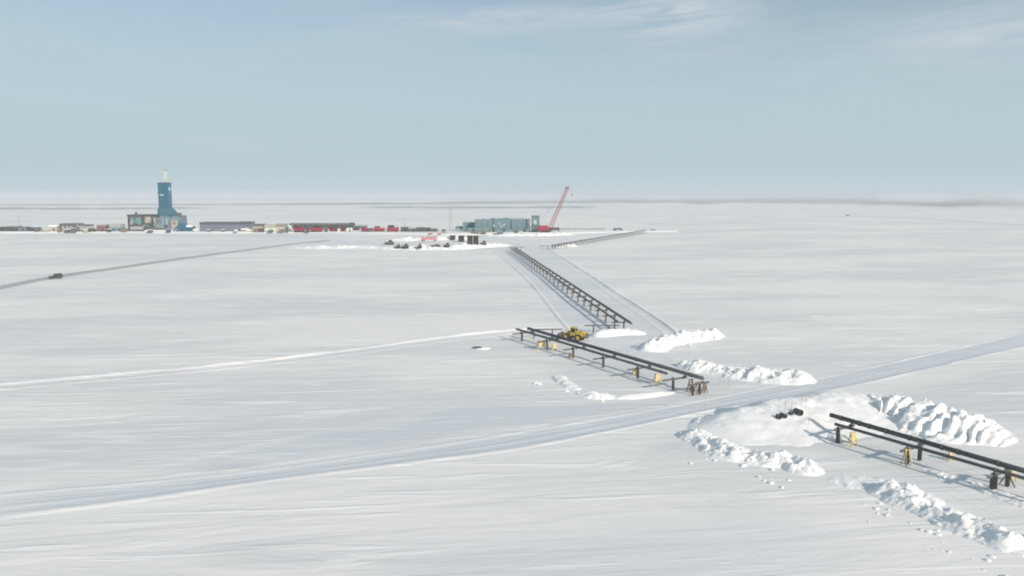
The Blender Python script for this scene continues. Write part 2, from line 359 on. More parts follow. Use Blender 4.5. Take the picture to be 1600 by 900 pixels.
def sheet(name, upper, lower, ice=1.0, dirt=0.0, n_across=14, step=1.5, lift=0.03, soft=2.2, rut=0.0, mat=None, ridge=None, world_pts=False, fresh=0.0, soft2=None):
    """a rolled strip of the plain between two edges; its rim fades into the snow beside it"""
    U = [gp(*p) for p in upper] if not world_pts else upper; Lw = [gp(*p) for p in lower] if not world_pts else lower
    n0 = max(len(U), len(Lw))
    a, ta = resample(U, step); b, tb = resample(Lw, step); n = max(len(a), len(b))
    k = np.linspace(0, 1, n)
    A = np.stack([np.interp(k, np.linspace(0, 1, len(a)), a[:, i]) for i in (0, 1)], -1)
    B = np.stack([np.interp(k, np.linspace(0, 1, len(b)), b[:, i]) for i in (0, 1)], -1)
    W = np.linalg.norm(B - A, axis=1)
    t = np.linspace(0, 1, n_across)
    x = A[:, None, 0] + (B - A)[:, None, 0] * t; y = A[:, None, 1] + (B - A)[:, None, 1] * t
    across = W[:, None] * t; edge = np.minimum(across, W[:, None] - across)
    sft = np.minimum(soft, W[:, None] * 0.3)
    wob = 0.6 + 0.8 * vnoise(x / 6, y / 6, 77)
    m = np.clip(edge / (sft * wob), 0, 1)
    if soft2: m = np.clip(across / (soft * wob), 0, 1) * np.clip((W[:, None] - across) / (np.minimum(soft2, W[:, None] * 0.9) * wob), 0, 1)
    m = m * m * (3 - 2 * m)
    along = np.broadcast_to(k[:, None] * max(ta[-1], tb[-1]), x.shape)
    L = max(ta[-1], tb[-1]); m = m * np.clip(along / 12, 0, 1) * np.clip((L - along) / 12, 0, 1)
    z = hz(x, y) + lift * np.clip(edge / 0.6, 0, 1) * np.clip(np.minimum(along, L - along) / 4 + 0.1, 0, 1) - 0.02 * (edge < 0.01)
    if ridge:
        for (tc, wd, hh, sd) in ridge:         # windrows left by the blade along the strip
            amp = hh * (0.35 + 1.1 * fbm(along / 9, along * 0 + sd, sd, 3))
            z = z + amp * np.exp(-((across - tc * W[:, None]) / wd) ** 2) * np.clip(edge / 1.0, 0, 1) ** 1.3 * np.clip(np.minimum(along, L - along) / 10, 0, 1)
    v = np.stack([x, y, z], -1).reshape(-1, 3)
    o = mesh_np(name, v, grid_faces(n, n_across), mat or SNOW_ROAD, attr={'ice': (m * ice).ravel(), 'dirt': (m * dirt).ravel(), 'rut': (m * rut).ravel(), 'fresh': (m * fresh).ravel()},
                uv=np.stack([across, along], -1).reshape(-1, 2))
    return tag(o, kind='structure')
ROAD_U = [(-120, 786), (0, 768), (200, 752), (400, 732), (600, 704), (800, 674), (950, 650), (1100, 622), (1200, 602), (1300, 584), (1400, 562), (1500, 540), (1700, 495)]
ROAD_L = [(-120, 830), (0, 812), (200, 787), (400, 757), (600, 731), (800, 705), (950, 677), (1100, 645), (1200, 629), (1300, 611), (1400, 590), (1500, 566), (1700, 520)]
sheet('ice_road', ROAD_U, ROAD_L, ice=0.95, n_across=48, step=1.2, soft=3.0, rut=0.55, ridge=[(0.09, 1.0, 0.14, 3), (0.90, 1.3, 0.15, 6), (0.55, 0.5, 0.06, 8)])
sheet('scoured_ice', [(180, 742), (400, 690), (600, 652), (720, 632), (850, 628), (1000, 626), (1095, 616)],
      [(200, 750), (400, 730), (600, 702), (720, 684), (850, 664), (1000, 639), (1095, 621)], ice=0.75, n_across=30, step=1.5, soft=5, lift=0.02)
sheet('scoured_ice', [(-120, 648), (0, 645), (300, 630), (560, 622), (760, 622)], [(-120, 782), (0, 764), (200, 747), (400, 724), (720, 680)], ice=0.42, n_across=40, step=2, soft=16, lift=0.012)
sheet('scoured_ice', [(520, 850), (800, 815), (1050, 790), (1250, 800), (1420, 850)], [(520, 960), (800, 960), (1050, 960), (1250, 960), (1420, 960)], ice=0.38, n_across=40, step=1.5, soft=9, lift=0.012)
sheet('snow_drift', [(x, y - 2) for x, y in ROAD_L], [(-120, 905), (0, 885), (200, 858), (400, 822), (600, 795), (800, 775), (950, 745), (1100, 690), (1200, 664), (1300, 640), (1400, 622), (1500, 598), (1700, 552)],
      ice=0, fresh=0.62, n_across=40, step=1.5, soft=0.8, soft2=14, lift=0.02)
sheet('snow_drift', [(560, 556), (680, 552), (800, 556), (900, 575)], [(560, 622), (680, 618), (800, 616), (930, 620)], ice=0, fresh=0.6, n_across=40, step=1.5, soft=9, lift=0.014)
sheet('snow_drift', [(-120, 625), (0, 618), (160, 612), (330, 606)], [(-120, 690), (0, 678), (160, 664), (330, 640)], ice=0, fresh=0.4, n_across=40, step=1.5, soft=9, lift=0.022)
sheet('snow_trail', [(-120, 607), (0, 597), (200, 580), (400, 561), (550, 543), (650, 529), (750, 517), (830, 511), (880, 508)],
      [(-120, 621), (0, 610), (200, 592), (400, 573), (550, 555), (650, 541), (750, 528), (830, 519), (880, 516)], ice=0.12, n_across=26, step=1.5, soft=2, rut=0.3,
      ridge=[(0.3, 0.8, 0.42, 12), (0.85, 0.6, 0.12, 15)])
sheet('pipeline_track', [(765, 389), (790, 410), (818, 436), (843, 464), (862, 490), (880, 512), (905, 540)],
      [(862, 389), (900, 413), (950, 445), (1000, 476), (1052, 510), (1075, 530), (1090, 545)], ice=0.62, n_across=80, step=2.0, soft=3, rut=0.25,
      ridge=[(0.035, 0.5, 0.28, 21), (0.955, 0.5, 0.45, 24), (0.84, 0.5, 0.1, 26)])
sheet('work_track', [(860, 540), (930, 570), (1000, 600), (1040, 618)], [(1010, 530), (1060, 560), (1120, 588), (1190, 602)], ice=0.5, n_across=60, step=1.0, soft=4, rut=1.0)
sheet('rack_track', [(1225, 688), (1320, 728), (1420, 768), (1520, 812), (1640, 868)], [(1390, 668), (1450, 690), (1530, 715), (1600, 742), (1720, 790)],
      ice=0.35, n_across=60, step=0.7, soft=2.5, rut=1.0)
sheet('gravel_road', [(-120, 470.6), (0, 446.6), (90, 429.8), (200, 413.8), (300, 399.8), (400, 387.6), (450, 381), (520, 374)],
      [(-120, 478.6), (0, 453.6), (90, 435.8), (200, 418.6), (300, 403.6), (400, 390.4), (450, 383.4), (520, 376)], ice=0.6, dirt=0.75, n_across=12, step=3, soft=2.5, rut=0.5)
sheet('far_track', [(1325, 336.2), (1420, 340.6), (1520, 346.5), (1640, 354)], [(1325, 336.8), (1420, 341.6), (1520, 347.6), (1640, 355.3)], ice=1, dirt=0.25, n_across=8, step=12, soft=3)

# bare ground and old ice far out, towards the horizon
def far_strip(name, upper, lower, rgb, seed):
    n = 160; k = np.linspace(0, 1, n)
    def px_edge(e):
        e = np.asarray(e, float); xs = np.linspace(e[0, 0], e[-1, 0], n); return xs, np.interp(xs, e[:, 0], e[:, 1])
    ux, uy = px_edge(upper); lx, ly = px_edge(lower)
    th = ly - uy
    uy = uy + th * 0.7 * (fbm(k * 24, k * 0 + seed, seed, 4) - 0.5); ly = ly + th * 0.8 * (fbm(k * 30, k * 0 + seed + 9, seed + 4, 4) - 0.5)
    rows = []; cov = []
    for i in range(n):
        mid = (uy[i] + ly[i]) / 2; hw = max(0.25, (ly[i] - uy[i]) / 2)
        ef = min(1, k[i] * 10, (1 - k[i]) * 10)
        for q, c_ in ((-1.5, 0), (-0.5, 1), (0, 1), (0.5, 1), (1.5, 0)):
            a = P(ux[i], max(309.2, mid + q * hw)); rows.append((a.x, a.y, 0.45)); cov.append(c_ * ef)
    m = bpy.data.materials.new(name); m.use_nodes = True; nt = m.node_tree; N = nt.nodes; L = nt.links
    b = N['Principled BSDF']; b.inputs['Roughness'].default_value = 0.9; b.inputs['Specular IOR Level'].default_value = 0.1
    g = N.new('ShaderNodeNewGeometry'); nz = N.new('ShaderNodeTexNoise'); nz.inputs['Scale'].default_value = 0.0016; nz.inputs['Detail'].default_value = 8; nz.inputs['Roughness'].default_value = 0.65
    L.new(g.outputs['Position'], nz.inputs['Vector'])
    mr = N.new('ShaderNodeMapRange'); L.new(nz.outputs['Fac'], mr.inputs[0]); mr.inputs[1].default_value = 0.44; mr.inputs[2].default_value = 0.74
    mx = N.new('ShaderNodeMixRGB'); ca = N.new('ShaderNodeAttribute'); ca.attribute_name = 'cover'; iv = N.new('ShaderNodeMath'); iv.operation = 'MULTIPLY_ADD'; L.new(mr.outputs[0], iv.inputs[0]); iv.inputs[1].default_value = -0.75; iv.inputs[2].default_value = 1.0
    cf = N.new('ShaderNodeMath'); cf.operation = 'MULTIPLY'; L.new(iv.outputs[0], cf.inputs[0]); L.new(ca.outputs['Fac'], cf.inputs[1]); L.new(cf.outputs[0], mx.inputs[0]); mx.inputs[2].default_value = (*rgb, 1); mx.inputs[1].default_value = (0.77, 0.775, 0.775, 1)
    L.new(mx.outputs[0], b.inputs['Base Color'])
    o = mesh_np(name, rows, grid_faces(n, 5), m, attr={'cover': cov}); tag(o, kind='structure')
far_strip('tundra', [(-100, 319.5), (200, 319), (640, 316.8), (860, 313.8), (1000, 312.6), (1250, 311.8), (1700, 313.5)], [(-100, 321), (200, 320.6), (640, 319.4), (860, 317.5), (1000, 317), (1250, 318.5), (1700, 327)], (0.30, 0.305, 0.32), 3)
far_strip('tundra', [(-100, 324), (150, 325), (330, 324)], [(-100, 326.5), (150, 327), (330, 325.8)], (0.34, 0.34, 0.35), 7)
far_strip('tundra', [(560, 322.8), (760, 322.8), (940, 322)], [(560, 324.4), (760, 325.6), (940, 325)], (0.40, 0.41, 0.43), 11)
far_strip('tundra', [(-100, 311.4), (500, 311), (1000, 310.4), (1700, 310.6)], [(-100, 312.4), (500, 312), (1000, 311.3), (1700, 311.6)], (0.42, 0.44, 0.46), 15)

# gravel pad under the drilling site, drifted over with snow
PAD_Z = 1.5
def pad(name, edge, back_y, z, slope):
    e, s = resample([gp(*p) for p in edge], 4.0)
    x, y = e[:, 0], e[:, 1]
    prof = [(0.0, -0.1), (0.25, 0.5), (0.55, 0.95), (0.8, 1.12), (1.15, 1.0)]
    rows = []; nz_ = fbm(s / 22, s * 0 + 3.3, 60, 3)
    for k, (u, hh) in enumerate(prof):
        yy = y + slope * u * (0.7 + 0.8 * nz_); zz = hz(x, y) * (hh < 0) + z * hh * np.where(0.05 < hh, 0.9 + 0.3 * (nz_ - 0.5) * (hh > 1.05) + 0.1, 1)
        rows.append(np.stack([x, yy, np.where(hh < 0, -0.4, zz)], -1))
    rows.append(np.stack([x, np.maximum(y + slope * 2.5, back_y), x * 0 + z], -1))
    v = np.stack(rows, 0).reshape(-1, 3)
    o = mesh_np(name, v, grid_faces(len(rows), len(e)), SNOW, attr={'ice': np.zeros(len(v)), 'fresh': np.full(len(v), 0.5)}); tag(o, kind='structure')
pad('gravel_pad', [(-120, 364.6), (120, 364.4), (300, 364.8), (470, 364.4), (600, 366), (690, 368), (760, 367), (860, 366), (960, 364), (1060, 363)], 1150, PAD_Z, 9)

# haze: the cold air over the plain
HAZE_D = 0.00012
def build_haze():
    hb = MB().box(-96000, 96000, -96000, 96000, -2.5, 92)
    m = bpy.data.materials.new('haze'); m.use_nodes = True; nt = m.node_tree; N = nt.nodes; N.clear()
    out = N.new('ShaderNodeOutputMaterial'); pv = N.new('ShaderNodeVolumePrincipled')
    pv.inputs['Color'].default_value = (0.80, 0.84, 0.87, 1); pv.inputs['Density'].default_value = HAZE_D; pv.inputs['Anisotropy'].default_value = 0.0
    nt.links.new(pv.outputs[0], out.inputs['Volume'])
    tag(hb.build('haze', m), kind='stuff')
build_haze()

# ------------------------------------------------------------------ banks of ploughed snow
def bank(label, line, width, height, seed, chunk=0.5, cell=1.1, rough=0.5, grooves=0.0, step=0.28, name='snow_bank', lean=0.0, broken=False, hvar=1.0, mat=None, cat='snow bank', sharp=1.3, taper=3.0):
    e, s = resample([gp(*p) for p in line], step)
    n = len(e); m = max(12, int(width * 1.35 / step))
    tn = np.gradient(e, axis=0); tn /= np.linalg.norm(tn, axis=1)[:, None]; nr = np.stack([-tn[:, 1], tn[:, 0]], -1)
    t = np.linspace(-1, 1, m)
    wv = width / 2 * (0.72 + 0.6 * fbm(s / 5, s * 0 + 1.7, seed, 3)); hv = height * (1 - 0.5 * hvar + hvar * fbm(s / 6.5, s * 0 + 8.1, seed + 3, 3))
    endf = np.clip(np.minimum(s, s[-1] - s) / taper, 0, 1) ** 0.7
    wv = wv * (0.35 + 0.65 * endf)
    x = e[:, None, 0] + nr[:, None, 0] * t * wv[:, None] * 1.35; y = e[:, None, 1] + nr[:, None, 1] * t * wv[:, None] * 1.35
    noisy = 0.5 * min(1, rough * 2)
    tt = t * 1.35 - lean; tt = np.where(tt > 0, tt / (1 - lean * 0.7), tt / (1 + lean * 0.7)) + noisy * (fbm(x / 2.5, y / 2.5, seed + 7, 3) - 0.5)
    pr = np.clip(1 - np.abs(tt) ** 1.6, 0, 1) ** sharp
    h = hv[:, None] * endf[:, None] * pr * (1 + rough * 2.0 * (fbm(x / 1.9, y / 1.9, seed + 11, 4) - 0.5))
    if broken:
        gap = np.clip((fbm(s / 7, s * 0 + 2.2, seed + 31, 2) - 0.40) * 7, 0.12, 1); h = h * gap[:, None]; endf = endf * np.clip(gap + 0.15, 0, 1)
    if grooves:                                # furrows left by the dozer blade, running down the face
        ss_ = np.broadcast_to(s[:, None], x.shape) + t * wv[:, None] * 0.35 + 1.2 * (fbm(x / 3, y / 3, seed + 41, 2) - 0.5)
        ph = ss_ / 1.9 + 1.5 * fbm(ss_ / 5, t * 0.6 + ss_ * 0, seed + 13, 2); tri = np.abs(2 * (ph - np.floor(ph)) - 1)
        face = np.clip(pr * 3, 0, 1) * (0.6 + 0.4 * np.clip(0.6 - t, 0, 1)) * np.clip(h / 1.2, 0, 1) * np.clip(1.75 - 1.2 * pr, 0.25, 1) * (0.5 + 1.0 * vnoise(np.floor(ph), t * 0 + 3.3, seed + 15))
        h = np.maximum(h - grooves * (1 - tri) ** 1.15 * face, h * 0.12)
    ck = clods(x / cell, y / cell, seed + 17, 0.75) + 0.5 * clods(x / (cell * 0.5), y / (cell * 0.5), seed + 19, 0.6)
    mask = np.clip(pr * 2.5 + 0.15 * (fbm(x, y, seed + 23, 2) > 0.55), 0, 1) * endf[:, None]
    h = h + 0.8 * chunk * cell * (0.30 * ck + 0.55 * (rubble(x / cell + .4 * (fbm(x / .4, y / .4, seed + 71, 2) - .5), y / cell + .4 * (fbm(x / .4 + 9, y / .4, seed + 72, 2) - .5), seed + 61) - 0.25) + 0.35 * (rubble(x / (cell * 0.42), y / (cell * 0.42), seed + 67) - 0.25) + 0.3 * (fbm(x / .5, y / .5, seed + 73, 3) - .5)) * mask
    rim = np.clip((1 - np.abs(t)) * 6, 0, 1)
    z = hz(x, y) + h * rim - 0.12 * (1 - np.clip(h * rim * 8, 0, 1)) - 0.15 * (rim == 0)
    v = np.stack([x, y, z], -1).reshape(-1, 3); o0 = v.reshape(n, m, 3)[n // 2, m // 2].copy(); o0[2] = 0
    o = mesh_np(name, v - o0, grid_faces(n, m), mat or SNOW_LUMP, smooth=True); o.location = o0
    if chunk > 0.2: o.data.set_sharp_from_angle(angle=R(38))
    return tag(o, label, cat)
bank('big furrowed snow bank to the right of the nearest pipes, ridged by the dozer blade', [(1318, 640), (1385, 645), (1455, 662), (1525, 680), (1580, 694)], 15, 2.8, 101, chunk=0.34, cell=0.6, rough=0.4, grooves=0.95, step=0.18, sharp=0.9, hvar=0.35, taper=7)
bank('broken line of thrown snow lumps along the near edge of the pipe track', [(1282, 748), (1345, 755), (1400, 772), (1450, 796), (1500, 818), (1560, 842), (1640, 880)], 6.5, 1.0, 131, chunk=0.5, cell=0.95, rough=0.8, step=0.17, broken=True)
bank('lumpy snow bank on the near side of the ice road below the black pipe stubs', [(1076, 671), (1098, 690), (1140, 708), (1190, 718), (1235, 726), (1280, 744)], 6.5, 1.2, 151, chunk=0.55, cell=1.0, rough=0.7, step=0.18)
bank('short heap of snow blocks at the road edge left of the smooth ramp', [(1082, 667), (1118, 655), (1158, 653)], 4.5, 0.8, 171, chunk=0.6, cell=0.9, step=0.18)
bank('smooth bright snow ramp beside the ice road holding the black pipe stubs', [(1090, 680), (1180, 672), (1260, 661), (1340, 648), (1425, 634)], 22, 2.5, 191, chunk=0.0, rough=0.12, step=0.35, sharp=1.6, taper=12, lean=0.42, hvar=0.5, mat=SNOW_SOFT)
bank('shaded rough snow heap at the open end of the nearest pipes', [(1232, 674), (1280, 678), (1335, 694)], 5, 0.75, 211, chunk=0.45, cell=1.0, step=0.2)
bank('bright two-humped snow heap right of the yellow loader', [(1008, 549), (1040, 537), (1078, 529), (1124, 523)], 9, 2.3, 231, chunk=0.22, cell=1.6, rough=0.55, step=0.28, sharp=1.0)
bank('long rough snow bank on the far side of the ice road', [(1058, 570), (1120, 579), (1180, 589), (1225, 593), (1268, 590)], 8, 1.6, 251, chunk=0.5, cell=1.2, rough=0.7, step=0.24)
bank('small lumpy snow heap left of the rusty frames', [(902, 615), (935, 620), (968, 621)], 4.5, 0.6, 271, chunk=0.6, cell=1.0, step=0.2)
bank('low smooth snow ridge between the lumpy heap and the rusty frames', [(958, 622), (1005, 618), (1056, 612)], 3.6, 0.6, 291, chunk=0.05, rough=0.2, step=0.25)
bank('smooth bright snow mound behind the two-post support near the loader', [(925, 526), (965, 522), (1010, 521)], 6, 1.3, 311, chunk=0.05, rough=0.25, step=0.3, sharp=1.0)
bank('low crumbled snow along the foot of the nearest pipe supports', [(1425, 730), (1490, 748), (1560, 773), (1640, 803)], 3.0, 0.28, 331, chunk=0.4, cell=0.8, step=0.16)
bank('faint low ridge of churned snow left of the middle pipe rack', [(868, 585), (885, 600), (905, 610)], 3.5, 0.4, 341, chunk=0.4, cell=1.0, step=0.25)
bank('small drift of snow beside the dark rock left of the middle pipe rack', [(742, 545.5), (758, 545), (768, 543.5)], 2.2, 0.5, 351, chunk=0.1, step=0.2)
bank('long white snow bank in front of the red machines', [(448, 387.5), (500, 388), (560, 387), (600, 388.5)], 14, 1.6, 361, chunk=0.1, cell=3, rough=0.4, step=0.9, taper=14)
bank('white snow bank below the half-buried dark boxes', [(590, 389), (650, 389.5), (705, 389.5), (745, 386.5), (800, 384)], 16, 2.3, 371, chunk=0.15, cell=3, rough=0.5, step=0.9, taper=14)
bank('snow mound at the near end of the far pipe run', [(862, 387.5), (880, 386), (902, 385)], 10, 1.6, 381, chunk=0.15, cell=2, step=0.7)
bank('white snow bank behind the pink flatbed', [(600, 376.5), (660, 375.5), (700, 374.5), (752, 374)], 16, 2.4, 391, chunk=0.1, cell=3, rough=0.4, step=0.9, taper=14)
bank('low snow bank along the pad edge under the crane', [(760, 369), (830, 368.5), (900, 367)], 15, 2.2, 401, chunk=0.1, cell=3, rough=0.4, step=0.9, taper=14)

# loose clods
def clod_mesh(seed):
    rg = random.Random(seed); n1, n2 = 7, 9; vs = []
    for i in range(n1):
        ph = math.pi * i / (n1 - 1)
        for j in range(n2):
            th = 2 * math.pi * j / n2; q = 0.8 + 0.35 * rg.random()
            vs.append((math.sin(ph) * math.cos(th) * q, 0.75 * math.sin(ph) * math.sin(th) * q, 0.32 + 0.42 * math.cos(ph) * (0.8 + 0.3 * rg.random())))
    f = grid_faces(n1, n2, True)
    o = mesh_np('snow_clod', np.array(vs), f, SNOW_LUMP, smooth=False); me = o.data; bpy.data.objects.remove(o); return me
CLODS = [clod_mesh(i) for i in range(5)]
def scatter(n, region, size, label, group, seed):
    rg = random.Random(seed)
    for i in range(n):
        (x0, y0), (x1, y1), spread = region
        t = rg.random(); px = x0 + (x1 - x0) * t + rg.gauss(0, 8); py = y0 + (y1 - y0) * t + abs(rg.gauss(0, spread))
        p = P(px, py); o = bpy.data.objects.new('snow_clod', rg.choice(CLODS)); COL.objects.link(o)
        k = size * (0.5 + rg.random() ** 2 * 1.3); o.scale = (k, k, k); o.location = (p.x, p.y, H1(p.x, p.y) - 0.03); o.rotation_euler = (0, 0, rg.random() * 6)
        tag(o, label, 'snow clod', group)
scatter(26, ((1330, 775), (1560, 868), 16), 0.24, 'small loose snow clod lying on the open snow in front of the nearest broken bank', 'clods before the nearest bank', 5)
scatter(14, ((1085, 705), (1270, 750), 10), 0.3, 'small loose snow clod below the lumpy bank by the ice road', 'clods below the road bank', 6)
scatter(10, ((840, 590), (960, 628), 8), 0.35, 'small loose snow clod near the middle pipe rack and its lumpy heap', 'clods by the middle rack', 7)

# ------------------------------------------------------------------ pipelines and their supports
def pipe_run(label, a, b, r, collar_at=(), n=18, z_a=None):
    a, b = Vector(a), Vector(b); mid = (a + b) / 2; base = Vector((mid.x, mid.y, 0))
    t = thing('pipeline_pipe', label, 'pipe', base)
    segs = max(1, int((b - a).length / 12)); m = MB()
    m.tube(a - base, b - base, r, n)
    d = (b - a).normalized(); m.build('pipe', PIPE, t)
    for q in collar_at:                        # clamps and weld sleeves
        p = a + (b - a) * q - base
        MB().tube(p - d * 0.16, p + d * 0.16, r * 1.17, n).build('clamp', STEEL, t)
    return t
def support_proto(posts, beam, zb, post_w=0.32, label='', two_rows=False):
    """local x runs across the rack"""
    t = thing('pipe_support', label, 'pipe support')
    for x in posts:
        p = MB()
        w = post_w
        p.box(x - w / 2, x + w / 2, -0.04, 0.04, -0.5, zb - 0.26); p.box(x - w / 2, x - w / 2 + 0.06, -w / 2, w / 2, -0.5, zb - 0.263); p.box(x + w / 2 - 0.06, x + w / 2, -w / 2, w / 2, -0.5, zb - 0.263)
        p.build('post', STEEL, t)
    b = MB(); b.box(beam[0], beam[1], -0.17, 0.17, zb - 0.055, zb); b.box(beam[0], beam[1], -0.17, 0.17, zb - 0.26, zb - 0.205); b.box(beam[0] + 0.01, beam[1] - 0.01, -0.05, 0.05, zb - 0.21, zb - 0.05)
    b.build('crossbeam', STEEL, t)
    return t
def saddle(t, x, zb, r):
    s = MB(); s.box(x - r * 0.8, x + r * 0.8, -0.3, 0.3, zb, zb + 0.09); s.box(x - r * 0.55, x + r * 0.55, -0.05, 0.05, zb + 0.088, zb + 0.3)
    s.build('saddle', STEEL, t)

# --- long far rack
ZB = 2.15                                      # top of the crossbeams
RA, RB = 0.27, 0.36
fa0, fa1 = P(966, 503, ZB + 0.3 + RA), P(799, 386.5, ZB + 0.3 + RA)
fb0, fb1 = P(986, 505, ZB + 0.3 + RB), P(804.5, 386.5, ZB + 0.3 + RB)
nb = 28
pipe_run('slimmer left pipe on the long rack running away towards the half-buried boxes', fa0, fa1, RA, [i / 14 + .02 for i in range(14)])
pipe_run('thicker right pipe on the long rack running away towards the half-buried boxes', fb0, fb1, RB, [i / 14 + .04 for i in range(14)])
def place_rack(proto, a0, a1, ts, labels, group, off_z=0.0):
    first = True; d = (a1 - a0); rz = math.atan2(d.y, d.x) - math.pi / 2
    for t, lb in zip(ts, labels):
        o = proto if first else copy_tree(proto); first = False
        p = a0 + d * t; o.location = (p.x, p.y, H1(p.x, p.y) * 0.5); o.rotation_euler = (0, 0, rz); o['label'] = lb; o['group'] = group
sep = (fb0 - fa0).length * 0.93
pr = support_proto((-0.15, 2.45), (-0.9, 3.0), ZB)
saddle(pr, 0, ZB, RA); saddle(pr, 2.55, ZB, RB)
ts = [0.012 + 0.976 * i / (nb - 1) for i in range(nb)]
place_rack(pr, fa0, fa1, ts, [f'dark two-post steel pipe support, {ORD[i]} from the near end of the long far rack' for i in range(nb)], 'supports under the long far pipe rack')
# wide supports at the ends, for the sideways leg of the line
def wide_support(px0, px1, pyb, posts_px, label, zb=2.4):
    d0 = P((px0 + px1) / 2, pyb); y = d0.y; x0, x1 = (px0 - 800) / FPX * y, (px1 - 800) / FPX * y
    k = 1 / math.cos(PITCH); cx = d0.x
    sc = d0.x / ((px0 + px1) / 2 - 800) if abs((px0 + px1) / 2 - 800) > 3 else y / FPX
    X = lambda p: (p - (px0 + px1) / 2) * y / FPX * 1.0
    t = support_proto([X(p) for p in posts_px], (X(px0), X(px1)), zb, label=label); t.location = (cx, y, H1(cx, y)); return t
wide_support(913, 968, 519.5, (927, 951), 'wide low two-post pipe support just right of the yellow loader', 2.1)
wide_support(823, 879, 529, (834, 863), 'wide two-post pipe support at the far end of the middle rack behind its pipes', 2.55)
wide_support(792, 821, 390.5, (797, 814), 'wide two-post pipe support at the far end of the long rack', 2.2)
wide_support(842, 860, 388.6, (847, 855), 'short two-post pipe support left of the near end of the far pipe run', 2.2)

# --- middle rack
ZM = 2.2
ma0, ma1 = P(1042, 583.5, ZM + 0.3 + RA), P(807, 514, ZM + 0.3 + RA)
mb0, mb1 = P(1098, 591, ZM + 0.3 + RB), P(825, 513, ZM + 0.3 + RB)
pipe_run('slimmer near pipe on the middle rack passing in front of the yellow loader', ma0, ma1, RA, (0.03, 0.2, 0.42, 0.66, 0.9))
pipe_run('thicker far pipe on the middle rack passing in front of the yellow loader', mb0, mb1, RB, (0.05, 0.19, 0.31, 0.5, 0.7, 0.88))
def t_on(a0, a1, px):                          # parameter along a line whose ground point shows at column px
    lo, hi = -0.3, 1.3
    f = lambda t: (a0 + (a1 - a0) * t)
    for _ in range(50):
        m_ = (lo + hi) / 2; p = f(m_); q = CX + FPX * p.x / (p.y * math.cos(PITCH) + (CAM_H) * math.sin(PITCH))
        if (q > px): lo = m_
        else: hi = m_
    return lo
pr = support_proto((0.1,), (-2.6, 3.5), ZM, post_w=0.36); saddle(pr, 0, ZM, RA); saddle(pr, 3.0, ZM, RB)
cols = [1051, 996, 942, 895, 854, 815]
nm = ['in front of the yellow stand and rusty frames', 'half sunk in drifted snow', 'tall and standing clear below the loader', 'just below the loader', 'beside the pale yellow stands', 'at the far left end']
ext0 = ma0 + (ma0 - ma1) * 0.0
place_rack(pr, ma0, ma1, [t_on(ma0, ma1, c) for c in cols], ['dark T-shaped support of the middle rack ' + s for s in nm], 'T-shaped supports under the middle pipe rack')
endp = support_proto((0.5, 2.2), (-0.6, 4.5), ZM, label='dark two-post pipe support at the near end of the middle rack by the ice road'); saddle(endp, 3.0, ZM, RB)
p = ma0 + (ma0 - ma1) * 0.115; endp.location = (p.x, p.y, H1(p.x, p.y)); dd = ma1 - ma0; endp.rotation_euler = (0, 0, math.atan2(dd.y, dd.x) - math.pi / 2)

# --- nearest rack
ZN = 2.25; RNA, RNB = 0.22, 0.34
na1, na0 = P(1305, 662.5, ZN + 0.3 + RNA), P(1600, 747, ZN + 0.3 + RNA)
nb1, nb0 = P(1298, 648.5, ZN + 0.3 + RNB), P(1600, 735.5, ZN + 0.3 + RNB)
na0 = na1 + (na0 - na1) * 1.5; nb0 = nb1 + (nb0 - nb1) * 1.5
def t_at(a0, a1, px):
    return t_on(a0, a1, px)
# seen from the far end: the columns grow towards the camera
def col_t(a, b, px):
    lo, hi = -0.2, 1.2
    for _ in range(60):
        m_ = (lo + hi) / 2; p = a + (b - a) * m_; q = CX + FPX * p.x / (p.y * math.cos(PITCH) + (CAM_H - p.z) * math.sin(PITCH))
        if q < px: lo = m_
        else: hi = m_
    return lo
pipe_run('slimmer near pipe of the nearest rack at the right edge', na1, na0, RNA, [col_t(na1, na0, c) for c in (1322, 1410, 1475, 1555)], n=24)
pipe_run('thicker far pipe of the nearest rack at the right edge', nb1, nb0, RNB, [col_t(nb1, nb0, c) for c in (1314, 1343, 1358, 1385, 1421, 1472, 1497, 1560)], n=24)
dn = na1 - na0; rzn = math.atan2(dn.y, dn.x) - math.pi / 2
sepn = (nb1 - na1).cross(dn.normalized()).length
def near_support(px, posts, beam, label, brace=False, saddles=True):
    t = support_proto(posts, beam, ZN, post_w=0.40, label=label)
    if saddles: saddle(t, 0, ZN, RNA); saddle(t, sepn, ZN, RNB)
    if brace:
        for s in (-0.45, 0.45): MB().beam((posts[-1], s * 2.0, 0.1), (posts[-1], 0.1 * s, ZN - 0.5), 0.12, 0.12).build('brace', STEEL, t)
    p = na1 + (na0 - na1) * col_t(na1, na0, px); t.location = (p.x, p.y, H1(p.x, p.y)); t.rotation_euler = (0, 0, rzn)
    t['group'] = 'supports under the nearest pipe rack'
    return t
near_support(1310, (0.0,), (-1.0, sepn + 0.6), 'short dark pipe support at the open left end of the nearest rack')
near_support(1418, (0.1, sepn - 0.1), (-1.5, sepn + 0.6), 'dark pipe support of the nearest rack standing by the tall yellow A-frame')
near_support(1554, (-0.35, 0.35, sepn + 0.2), (-1.5, sepn + 0.8), 'heavy dark multi-post braced pipe support nearest to the camera', brace=True)
near_support(1740, (0.0, 1.8), (-1.5, 2.5), 'dark pipe support of the nearest rack beyond the right edge') if False else None

